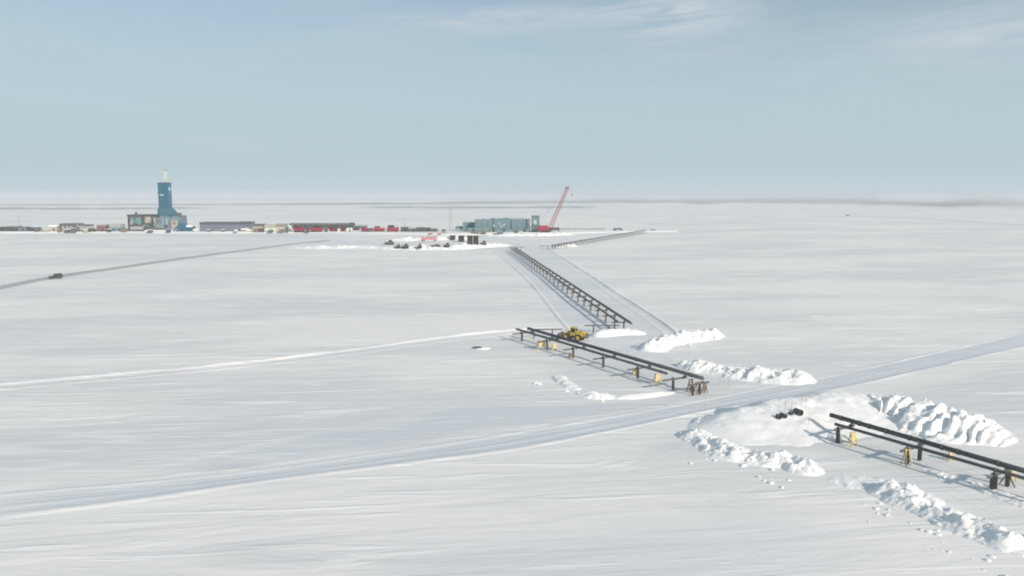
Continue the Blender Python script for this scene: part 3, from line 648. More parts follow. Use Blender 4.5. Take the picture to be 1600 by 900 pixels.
# --- yellow and rusty stands
def stand(px, py, h, w, rz, label, mat=YEL, group='loose stands under the pipe racks', plate=True):
    p = P(px, py); t = thing('pipe_stand', label, 'stand', (p.x, p.y, H1(p.x, p.y)), rz, group)
    for s in (-1, 1):
        l = MB(); l.beam((s * w / 2, -0.38 * w, -0.1), (s * w * 0.28, -0.03, h), 0.13, 0.13); l.beam((s * w / 2, 0.38 * w, -0.1), (s * w * 0.28, 0.03, h), 0.13, 0.13)
        l.beam((s * w * 0.42, -0.26 * w, h * 0.35), (s * w * 0.42, 0.26 * w, h * 0.35), 0.09, 0.09); l.build('leg_frame', mat, t)
    MB().box(-w * 0.42, w * 0.42, -0.13, 0.13, h + 0.0, h + 0.2).build('top_beam', mat, t)
    if plate: MB().box(-w * 0.33, w * 0.33, -0.17, -0.14, h * 0.42, h * 0.98).build('plate', mat, t)
    return t
stand(1332, 697, 1.9, 1.3, 0.45, 'yellow plated stand under the left end of the nearest pipes')
stand(1416, 727, 2.1, 1.2, 0.5, 'tall yellow A-frame stand at the second support of the nearest pipes', plate=False)
stand(1484, 719, 1.0, 0.9, 0.5, 'small yellow stand showing behind the nearest pipes, midway between two supports')
stand(1581, 752, 1.2, 0.9, 0.4, 'pale low stand behind the heavy support at the right edge')
stand(846, 546, 2.0, 2.3, 0.4, 'wide pale yellow stand near the far left end of the middle rack')
stand(866, 548, 1.6, 1.3, 0.4, 'faint pale stand right of the wide pale yellow one, middle rack')
stand(892, 559, 0.8, 1.0, 0.4, 'little brown stand on the snow in front of the loader', RUST)
stand(992, 586, 1.0, 1.1, 0.4, 'low pale yellow stand under the middle of the middle rack')
stand(1027, 600, 2.0, 1.6, 0.5, 'bright yellow stand where the slimmer middle pipe ends')
stand(1079, 611, 2.2, 1.2, 0.6, 'left rusty brown frame at the near end of the middle rack', RUST, plate=False)
stand(1090, 614, 2.0, 1.4, 0.6, 'middle rusty brown frame at the near end of the middle rack', RUST, plate=False)
stand(1101, 613, 1.6, 0.9, 0.6, 'right rusty brown frame at the near end of the middle rack', RUST, plate=False)

# --- far pipe run, upper right
qa, qb = P(862, 383.5, 2.9), P(1007, 359.8, 2.9 + 0.6)
pipe_run('far thin pipe run climbing right behind the open snow towards the site', qa, qb, 0.42, [i / 8 for i in range(1, 8)], n=12)
qa2, qb2 = P(872, 382.2, 2.9), P(1010, 359.4, 2.9 + 0.6)
pipe_run('slimmer pipe lying just behind the far thin pipe run', qa2, qb2, 0.3, [], n=10)
pr = support_proto((-0.4, 1.6), (-1.0, 2.4), 2.4)
nq = 22
place_rack(pr, qa, Vector((qb.x, qb.y, qa.z)), [0.01 + 0.98 * i / (nq - 1) for i in range(nq)], [f'small dark pipe support, {ORD[i]} from the near end of the far pipe run' for i in range(nq)], 'supports under the far pipe run')

# --- black pipe stubs in the ramp, and the marker stakes
def lift_top(px, py):                          # ground height seen at a point, banks included
    bpy.context.view_layer.update()
    dg = bpy.context.evaluated_depsgraph_get(); o = cam.location
    d = ray(px, py).normalized(); org = Vector(o)
    for _ in range(8):
        hit, loc, nrm, idx, ob, mtx = S.ray_cast(dg, org, d)
        if not hit: break
        if ob.name.startswith('haze'): org = loc + d * 0.01; continue
        return loc
    return P(px, py)
for px, py, r, ln, lb in ((1216.5, 650.5, 0.36, 0.35, 'leftmost black pipe stub poking out of the smooth snow ramp'),
                          (1225.5, 649, 0.36, 0.8, 'second black pipe stub from the left in the smooth snow ramp'),
                          (1235.5, 645.5, 0.24, 0.35, 'smallest black pipe stub, third from the left in the smooth snow ramp'),
                          (1249.5, 643.5, 0.50, 1.0, 'largest black pipe stub, rightmost in the smooth snow ramp')):
    g = lift_top(px, py + r * 10); c = Vector((g.x, g.y, g.z + r * 0.85))
    t = thing('pipe_stub', lb, 'pipe stub', (g.x, g.y, g.z), 0, 'black pipe stubs by the ice road')
    d = Vector((0.38, -0.92, 0)).normalized(); a = Vector((0, 0, r * 0.85))
    MB().ring(a - d * ln, a + d * 0.3, r, r * 0.86).build('casing', PIPE, t)
    MB().tube(a + d * 0.05, a + d * 0.12, r * 0.86, 18).build('end_cap', BLACK, t)
def stake(px, py0, py1, label, mat, w=0.05, group='thin marker stakes by the ice road'):
    g = lift_top(px, py1); h = (py1 - py0) * g.y / FPX * 0.99
    t = thing('marker_stake', label, 'stake', g, 0, group)
    MB().box(-w / 2, w / 2, -w / 2, w / 2, -0.3, h).build('stake', mat, t)
    MB().box(-w * 0.55, w * 0.55 + 0.12, -w * 0.55, w * 0.55, h - 0.35, h - 0.1).build('flag', FLAG, t)
FLAG = paint('faded red ribbon', (0.50, 0.30, 0.27), 0.8); LATH = paint('weathered lath', (0.42, 0.33, 0.29), 0.8)
stake(1217, 620, 646, 'tall thin marker stake behind the leftmost black pipe stub', LATH)
stake(1227, 626, 644, 'thin marker stake behind the second black pipe stub', LATH)
stake(1236.5, 625, 641, 'thin marker stake behind the smallest black pipe stub', LATH)
stake(1252, 620, 637, 'thin marker stake left of the pair beyond the largest pipe stub', LATH)
stake(1259, 621, 637, 'thin marker stake right of the pair beyond the largest pipe stub', LATH)
stake(1263, 653, 665, 'short leaning grey stake in front of the largest pipe stub', LATH)
stake(1101, 628, 641, 'lone short stake at the edge of the ice road below the rusty frames', LATH)
stake(1124.5, 591, 603, 'left thin reddish stake right of the rusty frames', FLAG)
stake(1131, 594, 606, 'middle thin reddish stake right of the rusty frames', FLAG)
stake(1138, 592, 606, 'right thin reddish stake right of the rusty frames', FLAG)

# ------------------------------------------------------------------ yellow loader
def wheel(t, x, y, r, w, rim_mat, side):
    wl = MB()
    n = 22; prof = [(-w / 2, r * 0.62), (-w / 2, r * 0.9), (-w * 0.36, r), (w * 0.36, r), (w / 2, r * 0.9), (w / 2, r * 0.62)]
    vs = [(rr * math.cos(2 * math.pi * k / n), yy, rr * math.sin(2 * math.pi * k / n)) for yy, rr in prof for k in range(n)]
    fs = [(q * n + k, q * n + (k + 1) % n, (q + 1) * n + (k + 1) % n, (q + 1) * n + k) for q in range(5) for k in range(n)]
    wl.add(vs, fs, True); o = wl.build('wheel', BLACK, t); o.location = (x, y, r)
    MB().tube((0, -w * 0.44, 0), (0, w * 0.44, 0), r * 0.63, n).build('rim', rim_mat, o)
    MB().tube((0, -w * 0.5, 0), (0, w * 0.5, 0), r * 0.25, 12).build('hub', rim_mat, o)
def loader():
    g = P(897, 531); t = thing('wheel_loader', 'yellow wheel loader with dark raised-lip bucket parked behind the middle pipe rack', 'loader', (g.x, g.y, H1(g.x, g.y)), math.atan2(0.50, -0.86))
    for x in (-1.65, 1.75):
        for y in (-1.08, 1.08): wheel(t, x, y, 0.84, 0.66, CATYEL, y)
    MB().prism([(-3.55, 1.0), (-0.7, 0.95), (-0.7, 2.45), (-2.2, 2.4), (-3.45, 2.05)], -0.86, 0.86).build('engine_hood', CATYEL, t, 0.08)
    MB().box(-3.75, -3.56, -1.1, 1.1, 0.75, 1.75).build('counterweight', GREYM, t, 0.05)
    MB().box(-3.62, -3.53, -0.6, 0.6, 1.78, 2.02).build('grille', BLACK, t)
    for y in (-1.25, 1.25): MB().prism([(-2.75, 1.55), (-2.5, 1.83), (-0.9, 1.83), (-0.6, 1.3), (-0.75, 1.3), (-1.0, 1.74), (-2.45, 1.74), (-2.62, 1.5)], y - 0.32, y + 0.32).build('fender', CATYEL, t)
    cb = MB(); cb.box(-0.68, 0.72, -0.78, 0.78, 1.15, 2.05); o = cb.build('cab', CATYEL, t, 0.05)
    MB().box(-0.64, 0.68, -0.74, 0.74, 2.052, 3.1, taper=0.05).build('window', GLASS, o)
    MB().box(-0.78, 0.82, -0.84, 0.84, 3.102, 3.28).build('roof', CATYEL, o, 0.05)
    for x in (-0.66, 0.70):
        for y in (-0.77, 0.77): MB().beam((x, y, 2.04), (x * 0.97, y * 0.97, 3.11), 0.11, 0.11).build('pillar', CATYEL, o)
    MB().prism([(0.75, 0.75), (2.5, 0.75), (2.5, 1.3), (1.9, 1.95), (0.75, 1.6)], -0.48, 0.48).build('front_frame', CATYEL, t, 0.06)
    MB().box(-0.9, 0.9, -0.42, 0.42, 0.6, 1.0).build('articulation', GREYM, t)
    for y in (-0.62, 0.62): MB().prism([(1.35, 1.95), (1.7, 2.2), (3.05, 1.25), (3.45, 0.6), (3.2, 0.45), (2.7, 1.0)], y - 0.1, y + 0.1).build('lift_arm', CATYEL, t)
    MB().beam((1.9, 0, 1.9), (3.2, 0, 1.25), 0.16, 0.16).build('tilt_cylinder', GREYM, t)
    bk = MB(); pr_ = [(3.3, 0.2), (4.6, 0.1), (4.6, 0.18), (3.45, 0.34), (3.38, 0.9), (3.9, 1.55), (3.84, 1.62), (3.26, 1.0)]
    bk.prism(pr_, -1.45, 1.45)
    for y in (-1.46, 1.41): bk.prism([(3.3, 0.22), (4.5, 0.14), (3.88, 1.56), (3.26, 0.98)], y, y + 0.05)
    bk.build('bucket', GREYM, t)
    MB().tube((-2.0, 0.3, 2.35), (-2.0, 0.3, 3.05), 0.07, 8).build('exhaust', BLACK, t)
    for y in (-0.6, 0.6): MB().box(2.45, 2.56, y - 0.12, y + 0.12, 1.95, 2.2).build('headlight', GREYM, t)
loader()

# ------------------------------------------------------------------ vehicles
WHITE = paint('white vehicle paint', (0.72, 0.73, 0.73), 0.4); DKCAR = paint('dark grey car paint', (0.035, 0.036, 0.04), 0.35, 0, 0.2, frost=0.3)
def car(label, p, rz, mat, L=5.2, Hh=2.1, group=None, name='parked_truck', cat='truck'):
    t = thing(name, label, cat, p, rz, group); k = L / 5.2; q = Hh / 1.9
    MB().prism([(-2.55, 0.5), (2.5, 0.5), (2.6, 0.8), (2.5, 1.12), (1.05, 1.2), (-2.55, 1.2)], -0.93, 0.93).build('body', mat, t, 0.06)
    c = MB().prism([(-2.4, 1.202), (1.1, 1.202), (0.45, 1.82), (-2.1, 1.85)], -0.85, 0.85).build('cabin', GLASS, t, 0.04)
    MB().prism([(0.5, 1.79), (0.35, 1.9), (-2.05, 1.92), (-2.18, 1.82)], -0.86, 0.86).build('roof', mat, c)
    for x in (-1.6, 1.6):
        for y in (-0.82, 0.82): wheel(t, x, y, 0.42, 0.28, GREYM, y)
    for y in (-0.7, 0.7): MB().box(2.5, 2.6, y - 0.15, y + 0.15, 0.82, 0.98).build('headlight', WHITE, t)
    t.scale = (k, k, q)
    return t
g = P(87.5, 436.3)
car('dark car driving along the gravel road across the open snow', (g.x, g.y, H1(g.x, g.y) + 0.05), math.atan2(-0.55, -0.84), DKCAR, 5.6, 2.3, name='dark_car', cat='car')

# rock and far debris
def rock(px, py, s, label, mat, name='rock'):
    g = P(px, py); o = bpy.data.objects.new(name, clod_mesh(int(px))); COL.objects.link(o); o.data.materials[0] = mat
    o.location = (g.x, g.y, H1(g.x, g.y) - 0.05); o.scale = (s * 1.5, s, s * 1.3); tag(o, label, name)
DARKROCK = paint('dark frozen earth', (0.10, 0.10, 0.10), 0.9)
rock(743, 544, 0.55, 'left dark lump of frozen earth on the snow left of the middle rack', DARKROCK)
rock(749, 543.5, 0.5, 'right dark lump of frozen earth on the snow left of the middle rack', DARKROCK)

# ------------------------------------------------------------------ the drilling site
def X_at(px, y, row=354): return at_y(px, row, y).x
def Z_at(py, y): return at_y(800, py, y).z
BLUE = paint('blue tower cladding', (0.030, 0.125, 0.20), 0.5, 0, 0.12, 0.15); TEAL = paint('teal cladding', (0.13, 0.27, 0.28), 0.5, 0, 0.18, 0.2)
STEELBLUE = paint('grey blue cladding', (0.17, 0.25, 0.29), 0.55, 0, 0.2, 0.2); BROWNM = paint('brown rig steel', (0.17, 0.14, 0.115), 0.7, 0, 0.6, 0.45)
PURPLE = paint('slate grey cladding', (0.17, 0.185, 0.24), 0.55, 0, 0.12, 0.3); DARKG = paint('dark olive grey steel', (0.075, 0.085, 0.085), 0.6, 0, 0.4, 0.4)
BEIGE = paint('beige cladding', (0.42, 0.41, 0.35), 0.6, 0, 0.3, 0.4); GREY = paint('light grey cladding', (0.36, 0.38, 0.38), 0.6, 0, 0.25, 0.4)
RED = paint('red machine paint', (0.31, 0.035, 0.065), 0.5, 0, 0.35, 0.5); REDDK = paint('dark red panels', (0.20, 0.03, 0.045), 0.5, 0, 0.35, 0.5)
PINK = paint('faded pink paint', (0.50, 0.25, 0.25), 0.6, 0, 0.25, 0.5); SNOWCAP = paint('settled roof snow', (0.80, 0.81, 0.82), 0.8, 0, 0.04)
CREAM = paint('cream paint', (0.70, 0.68, 0.55), 0.6, 0, 0.15); GREENP = paint('green paint', (0.05, 0.16, 0.11), 0.5); PANEL = paint('pale panel', (0.45, 0.60, 0.66), 0.5)
WIN = paint('dark window', (0.03, 0.04, 0.05), 0.2); BROWNP = paint('timber brown', (0.22, 0.16, 0.12), 0.8, 0, 0.4, 0.6)
def px_box(m, px0, px1, py0, py1, y, depth, gap=0.0):
    m.box(X_at(px0, y), X_at(px1, y), y, y + depth, Z_at(py1, y), Z_at(py0, y)); return m
def shed(label, px0, px1, py0, py1, mat, depth=9, roof=None, name='site_building', cat='building', doors=1, windows=0, group=None, roof_t=0.5, gable=False, z0=PAD_Z, y=None, skid=True, rz=0.0, ridges=0):
    """a low building or module standing on the pad; its foot shows at py1"""
    y = y or P((px0 + px1) / 2, py1, z0).y
    xc = X_at((px0 + px1) / 2, y); w = X_at(px1, y) - X_at(px0, y); h = Z_at(py0, y) - z0
    t = thing(name, label, cat, (xc, y + depth / 2, z0), rz, group)
    b0 = 0.45 if skid else -0.3
    wl = MB().box(-w / 2, w / 2, -depth / 2, depth / 2, b0, h - roof_t)
    if ridges:
        for k in range(ridges): 
            x = -w / 2 + w * (k + 0.5) / ridges; wl.box(x - 0.12, x + 0.12, -depth / 2 - 0.1, -depth / 2 + 0.05, b0 + 0.1, h - roof_t - 0.1)
    wl.build('wall', mat, t)
    if skid:
        for sy in (-1, 1): MB().box(-w / 2 + 0.3, w / 2 - 0.3, sy * depth * 0.36 - 0.3, sy * depth * 0.36 + 0.3, -0.3, 0.447).build('skid', DARKG, t)
    r = MB(); rm = roof or SNOWCAP
    if gable: r.prism([(-w / 2 - 0.2, h - roof_t + 0.003), (w / 2 + 0.2, h - roof_t + 0.003), (w / 2 - 0.2, h - roof_t * 0.5), (-w / 2 + 0.2, h - roof_t * 0.5)], -depth / 2 - 0.2, depth / 2 + 0.2).prism([(-w / 2, h - roof_t * 0.5), (w / 2, h - roof_t * 0.5), (w / 2, h), (-w / 2, h)], -depth / 4, depth / 4)
    else: r.box(-w / 2 - 0.15, w / 2 + 0.15, -depth / 2 - 0.15, depth / 2 + 0.15, h - roof_t + 0.003, h)
    r.build('roof', rm, t)
    for k in range(doors):
        x = -w / 2 + w * (k + 0.5) / doors + 0.12 * w; MB().box(x - 0.6, x + 0.6, -depth / 2 - 0.12, -depth / 2 - 0.003, b0 + 0.05, min(b0 + 2.3, h - roof_t - 0.1)).build('door', WIN, t)
    for k in range(windows):
        x = -w / 2 + w * (k + 0.3) / windows; MB().box(x - 0.7, x + 0.7, -depth / 2 - 0.1, -depth / 2 - 0.004, b0 + (h - b0) * 0.45, b0 + (h - b0) * 0.72).build('window', WIN, t)
    return t

# --- left of the rig
shed('dark flat module at the far left edge of the site', -14, 11, 354.6, 361.6, DARKG, 8, roof=DARKG, windows=3)
shed('dark module with higher roof second from the left edge', 12, 26, 353.3, 361.5, DARKG, 9, roof=GREY, doors=1)
shed('dark slate module at the foot of the thin left pole', 27.5, 40, 354.6, 361.4, PURPLE, 8, roof=DARKG)
shed('narrow dark module right of the thin left pole', 41, 51, 355.6, 361.3, DARKG, 8, roof=DARKG)
shed('small grey container between the dark modules and the cream hut', 53, 66, 356.6, 361.4, GREY, 6, roof=GREY, name='container', cat='container')
shed('pale snow-roofed cream hut left of the long low building', 76, 88.5, 351.5, 361, BEIGE, 7, roof=SNOWCAP, roof_t=2.0)
shed('long low building with grey roof and whitish wall left of the rig', 93, 119, 349.2, 361.2, GREY, 14, roof=GREYM, roof_t=2.6, doors=2, windows=4)
shed('grey building under the raised excavator arm', 121, 139, 351, 360.5, GREY, 10, roof=DARKG, roof_t=1.4, y=812)
shed('reddish brown module left of the rig', 151, 165, 350.5, 361.5, paint('reddish brown', (0.20, 0.13, 0.115), 0.7), 9, roof=GREY, roof_t=1.2)
shed('pale upright box beside the reddish brown module', 164.5, 168.5, 349.8, 356, WHITE, 4, roof=SNOWCAP, doors=0, y=795, name='container', cat='container')
shed('grey green shed with pale roof just left of the rig', 171, 188, 350.2, 361.5, STEELBLUE, 10, roof=GREY, roof_t=3.4, doors=2)
def pole(px, py0, py1, r, label, mat=None, z0=PAD_Z, name='light_pole', cat='pole'):
    g = P(px, py1, z0); h = Z_at(py0, g.y) - z0; t = thing(name, label, cat, g)
    MB().tube((0, 0, -0.3), (0, 0, h), r, 8, r * 0.7).build('pole', mat or GREY, t)
    MB().box(-0.9, 0.9, -0.3, 0.3, h - 0.6, h + 0.02).build('lamp_head', GREY, t); return t
pole(31, 338, 360, 0.45, 'thin grey light pole rising from the dark modules at far left')
def excavator(px, py, label, mat, k=1.0, rz=0.3, z0=PAD_Z):
    g = P(px, py, z0); t = thing('excavator', label, 'excavator', g, rz); t.scale = (k, k, k)
    for s in (-1, 1): MB().prism([(-2.1, 0.3), (-1.8, 0), (1.8, 0), (2.1, 0.3), (2.1, 0.6), (1.8, 0.9), (-1.8, 0.9), (-2.1, 0.6)], s * 1.2 - 0.3, s * 1.2 + 0.3).build('track', BLACK, t)
    MB().box(-2.3, 1.5, -1.3, 1.3, 1.0, 2.2).build('house', mat, t); MB().box(0.2, 1.6, 0.2, 1.25, 2.2, 3.2).build('cab', GLASS, t)
    b = MB().beam((1.3, -0.2, 1.8), (3.9, -0.2, 5.6), 0.5, 0.6).beam((3.9, -0.2, 5.6), (6.4, -0.2, 4.2), 0.35, 0.45).build('boom', mat, t)
    MB().prism([(6.2, 4.4), (6.8, 4.1), (6.9, 3.0), (6.1, 2.7)], -0.8, 0.4).build('bucket', DARKG, b); return t
excavator(125, 361.5, 'grey excavator with its arm raised left of the reddish brown module', GREY, 1.25, 2.6)
def truck(px, py, label, cabm, boxm, rz=0.0, k=1.0, z0=PAD_Z):
    g = P(px, py, z0); t = thing('parked_truck', label, 'truck', g, rz, 'trucks parked on the site'); t.scale = (k, k, k)
    MB().box(2.2, 4.2, -1.2, 1.2, 0.7, 2.9).build('cab', cabm, t); MB().box(3.6, 4.25, -1.1, 1.1, 1.9, 2.7).build('windscreen', GLASS, t)
    MB().box(-4.2, 2.0, -1.25, 1.25, 1.05, 3.3).build('load_box', boxm, t); MB().box(-4.2, 4.2, -0.5, 0.5, 0.6, 1.0).build('chassis', DARKG, t)
    for x in (-3.2, -2.1, 3.2):
        for y in (-1.0, 1.0): MB().tube((x, y - 0.2, 0.5), (x, y + 0.2, 0.5), 0.5, 12).build('wheel', BLACK, t)
    return t
truck(144, 361.8, 'dark truck parked left of the reddish brown module', DARKG, DARKG, 0.1, 0.95)

# --- the rig
def rig():
    y0 = P(225, 361, PAD_Z).y; xc = X_at(258, y0)
    t = thing('drilling_rig', 'tall drilling rig with a blue clad tower on brown and blue grey modules', 'drilling rig', (xc, y0, PAD_Z))
    def part(name, px0, px1, py0, py1, dy, depth, mat, par=None, bev=0):
        y = y0 + dy; m = MB().box(X_at(px0, y) - xc, X_at(px1, y) - xc, dy, dy + depth, Z_at(py1, y) - PAD_Z, Z_at(py0, y) - PAD_Z)
        return m.build(name, mat, par or t)
    # left block: brown frame with a teal tank and dark bays
    b = part('left_module', 200, 246, 336.5, 359, 3, 22, BROWNM)
    part('tank', 204, 221, 340, 352, 2.0, 2, TEAL, b); part('tank_base', 206, 220, 350, 354, 1.6, 2, DARKG, b)
    for i, (a, c, d, e, mt) in enumerate(((200, 203, 337, 360, DARKG), (222, 225, 338, 358, DARKG), (227, 236, 339, 348, BEIGE), (237, 239, 338, 357, DARKG), (240, 244, 341, 347, BEIGE), (229, 235, 350, 356, DARKG), (241, 246, 349, 355, BEIGE))):
        part('bay_panel', a, c, d, e, 2.4 - 0.1 * (i % 3), 1, mt, b)
    rg = random.Random(31)
    for i in range(30):                        # pipework, hatches and racks crowding the face
        a, w_ = rg.uniform(201, 242), rg.uniform(0.8, 4.5); d_, h_ = rg.uniform(338, 355), rg.uniform(0.8, 5)
        if 203 < a + w_ and a < 221 and d_ < 353 and rg.random() < 0.8: continue
        part('hatch', a, a + w_, d_, d_ + h_, 1.35 - 0.033 * i, 1.2, rg.choice((BROWNM, DARKG, GREYM, BEIGE, STEELBLUE, RUST, GREY)), b)
    for i, (a, w_, d_, h_) in enumerate(((248, 3, 343, 4), (253, 1.2, 342, 14), (257, 4, 351, 5), (280, 4, 343, 3), (284, 2, 347, 6), (271, 3, 347, 3), (260, 1, 342, 9))):
        part('hatch', a, a + w_, d_, d_ + h_, 0.9 - 0.05 * i, 1.0, (PURPLE, GREY, DARKG, TEAL, GREYM, BROWNM, PANEL)[i], t)
    part('roof_beam', 199, 247, 335.3, 337.5, 2, 24, DARKG, b)
    part('lower_module', 203, 222, 354, 361.3, -1, 8, GREY, t); part('skid', 197, 224, 358.8, 362, -2, 6, DARKG, t)
    part('vent_stack', 212, 214, 331.5, 335.2, 8, 2, DARKG, b)
    # substructure on the right
    r_ = part('right_module', 246, 284, 340.5, 357.5, 2, 12, STEELBLUE)
    part('pale_bay', 268, 279, 345, 358, 1.2, 1, BEIGE, r_); part('dark_bay', 264, 267.5, 344, 358, 1.4, 1, PURPLE, r_)
    part('upper_deck', 250, 280, 337.8, 340.4, 4, 9, STEELBLUE, r_); part('vent', 266, 269, 336.4, 338.8, 3, 2, DARKG, r_)
    part('side_tower', 283, 289.5, 336.5, 349, 6, 5, PURPLE, r_); part('stack', 279, 283, 332.5, 339, 9, 3, GREYM, r_)
    part('snow_skirt', 224, 276, 359.6, 362, 0, 4, SNOWCAP, t)
    # flared tower base and tower
    y = y0 + 8; z = lambda py: Z_at(py, y) - PAD_Z; x = lambda px: X_at(px, y, 315) - xc
    tw = MB().prism([(x(246), z(340)), (x(272), z(340)), (x(270.5), z(332)), (x(263.5), z(324.5)), (x(248), z(324.5)), (x(246), z(328))], 6.5, 17).build('tower_base', paint('dull blue cladding', (0.05, 0.135, 0.19), 0.5, 0, 0.2, 0.2), t)
    tb = MB().prism([(x(248.2), z(324.4)), (x(263.4), z(324.4)), (x(263.4), z(285.5)), (x(248.2), z(285.5))], 7, 16).build('tower', BLUE, t)
    SEAM = paint('seam', (0.025, 0.105, 0.17), 0.5)
    for k in range(12):
        py = 288 + 3 * k; MB().box(x(248.2) + 0.1, x(263.4) + 0.06, 6.93, 15.9, z(py) - 0.1, z(py) + 0.1).build('cladding_seam', SEAM, tb)
    for k in range(4):
        xx = x(251 + 3.1 * k); MB().box(xx - 0.09, xx + 0.09, 6.90, 6.99, z(324), z(286)).build('cladding_seam', SEAM, tb)
    MB().box(x(251), x(257), 6.75, 6.88, z(305.5), z(303.6)).build('sign_panel', PANEL, tb)
    MB().box(x(263.4) + 0.08, x(263.4) + 0.25, 8.5, 11.5, z(318), z(290)).build('side_strip', paint('paler strip', (0.07, 0.18, 0.27), 0.5), tb)
    MB().box(x(263.4) + 0.28, x(263.4) + 0.6, 9, 12.5, z(297.5), z(293)).build('vent', PANEL, tb)
    MB().box(x(248.2) - 0.2, x(263.4) + 0.3, 6.7, 16.3, z(285.6), z(284.9)).build('parapet', PURPLE, tb)
    for k in range(6):                         # zigzag stair on the front of the left module
        a = Vector((x(247) - 0.4, 1.2 + 0, z(358 - 3 * k))); c = Vector((x(250), 1.2, z(355 - 3 * k)))
        (MB().beam(a, c, 0.5, 0.2) if k % 2 == 0 else MB().beam(Vector((c.x, 1.2, a.z)), Vector((a.x, 1.2, c.z)), 0.5, 0.2)).build('stair', GREY, t)
    # derrick crown above the tower
    an = MB(); cx_ = x(257.6); w = 1.25; zb, zt = z(285), z(266)
    cs = [(-w, -w), (w, -w), (w, w), (-w, w)]
    for i in range(4):
        a, c = cs[i], cs[(i + 1) % 4]
        an.beam((cx_ + a[0], 11.5 + a[1], zb), (cx_ + a[0] * 0.75, 11.5 + a[1] * 0.75, zt), 0.2, 0.2)
        for k in range(4):
            z0_, z1_ = zb + (zt - zb) * k / 4, zb + (zt - zb) * (k + 1) / 4
            an.beam((cx_ + a[0] * .9, 11.5 + a[1] * .9, z0_), (cx_ + c[0] * .85, 11.5 + c[1] * .85, z1_), 0.18, 0.18)
    o = an.build('derrick_crown', CREAM, tb)
    MB().box(cx_ - 2.2, cx_ + 2.2, 9.5, 13.5, zt, zt + 1.6).build('crown_block', GREY, o)
    MB().box(cx_ - 1.0, cx_ + 1.0, 10.5, 12.5, z(284.8), z(279.5)).build('crown_housing', BEIGE, tb)
rig()
shed('blue cabin standing in front of the right foot of the rig', 277.5, 289, 347.5, 361.8, BLUE, 6, roof=STEELBLUE, doors=1, name='cabin', cat='cabin')
shed('low blue container with snowy top right of the blue cabin', 289.5, 298.5, 351.8, 361.6, BLUE, 5, roof=SNOWCAP, roof_t=2.0, name='container', cat='container')
shed('small dark green box at the right end of the low blue container', 298.8, 302.5, 353.4, 358.6, GREENP, 4, roof=GREENP, doors=0, roof_t=0.2, name='container', cat='container', y=790)
truck(306, 361.6, 'small white truck between the rig and the long slate building', WHITE, WHITE, 1.1, 0.75)

# --- long slate building and the row to its right
shed('long slate grey building with a darker eave right of the rig', 312, 376, 347.2, 361.3, PURPLE, 18, roof=paint('dark slate roof', (0.095, 0.105, 0.13), 0.6), roof_t=2.4, doors=3, skid=False)
shed('shorter dark slate extension at the right end of the long slate building', 371, 392.5, 346.4, 360, PURPLE, 12, roof=paint('charcoal roof', (0.10, 0.10, 0.125), 0.6), roof_t=2.0, doors=1, y=808, skid=False)
truck(379.5, 361, 'left white truck at the end of the long slate building', WHITE, WHITE, 1.4, 0.9)
truck(386.5, 360.6, 'right white truck at the end of the long slate building', WHITE, WHITE, 1.4, 0.9)
shed('small whitish crate in front of the long slate building', 366, 369.8, 358.8, 362.4, WHITE, 3, doors=0, roof_t=0.3, name='crate', cat='crate')
shed('low yellowish crate in front of the right white truck', 384, 392, 358.4, 361.8, CREAM, 3, doors=0, roof_t=0.3, name='crate', cat='crate')
shed('beige module with dark eave right of the white trucks', 395, 412, 350, 361.3, BEIGE, 9, roof=GREYM, roof_t=2.2)
shed('cream module second right of the white trucks', 413, 430, 351, 361.4, CREAM, 9, roof=BEIGE, roof_t=3.2)
shed('beige module left of the long dark module row', 431, 446, 350, 361.2, BEIGE, 9, roof=paint('olive roof', (0.26, 0.26, 0.22), 0.7), roof_t=3)
shed('narrow whitish upright cabin left of the first red machine', 450.5, 454.5, 352.4, 361.4, WHITE, 4, doors=1, name='cabin', cat='cabin')
for i, (a, b) in enumerate(((452, 476), (476.6, 500), (500.6, 524), (524.6, 548))):
    shed('long dark module, ' + ('leftmost', 'second', 'third', 'rightmost')[i] + ' of the four in a row behind the red machines', a, b, 348.8 - 0.2 * (i % 2), 358.5, DARKG, 10, roof=paint('olive grey roof', (0.15 + .02 * i, 0.17, 0.165), 0.7), roof_t=1.5, y=845, windows=3, doors=1, group='dark modules behind the red machines')
def red_unit(label, px0, px1, py0, py1, mat=RED, second=REDDK, cab_left=True):
    """a tracked or skid-mounted red machine: lower hull, raised cab, hood, tracks"""
    y = P((px0 + px1) / 2, py1, PAD_Z).y; w = X_at(px1, y) - X_at(px0, y); h = Z_at(py0, y) - PAD_Z; s = -1 if cab_left else 1
    t = thing('red_machine', label, 'machine', (X_at((px0 + px1) / 2, y), y + 2.5, PAD_Z), 0, 'red machines parked in a row'); 
    MB().box(-w / 2, w / 2, -2, 2, 0.9, h * 0.62).build('hull', mat, t)
    c0, c1 = (-w / 2 + 0.1 * w, w * 0.12) if cab_left else (-w * 0.12, w / 2 - 0.1 * w)
    cb = MB().box(c0, c1, -1.7, 1.7, h * 0.623, h).build('cab', second if w > 9 else mat, t)
    MB().box(c0 + 0.4, c1 - 0.4, -1.78, -1.703, h * 0.7, h * 0.92).build('window', WIN, cb)
    for yy in (-1.5, 1.5):
        MB().box(-w * 0.44, w * 0.44, yy - 0.45, yy + 0.45, 0, 0.898, taper=0.06).build('track', BLACK, t)
    MB().box(-s * w * 0.40 - 0.5, -s * w * 0.40 + 0.5, -1.4, 1.4, h * 0.623, h * 0.78).build('hood', second, t)
red_unit('red machine, first from the left in the row before the dark modules', 458, 475, 353.6, 362)
red_unit('red machine, second from the left in the row before the dark modules', 484, 503, 353.2, 362, cab_left=False)
red_unit('small dull red machine in the middle of the row', 514, 526, 354.8, 361.8, REDDK, DARKG)
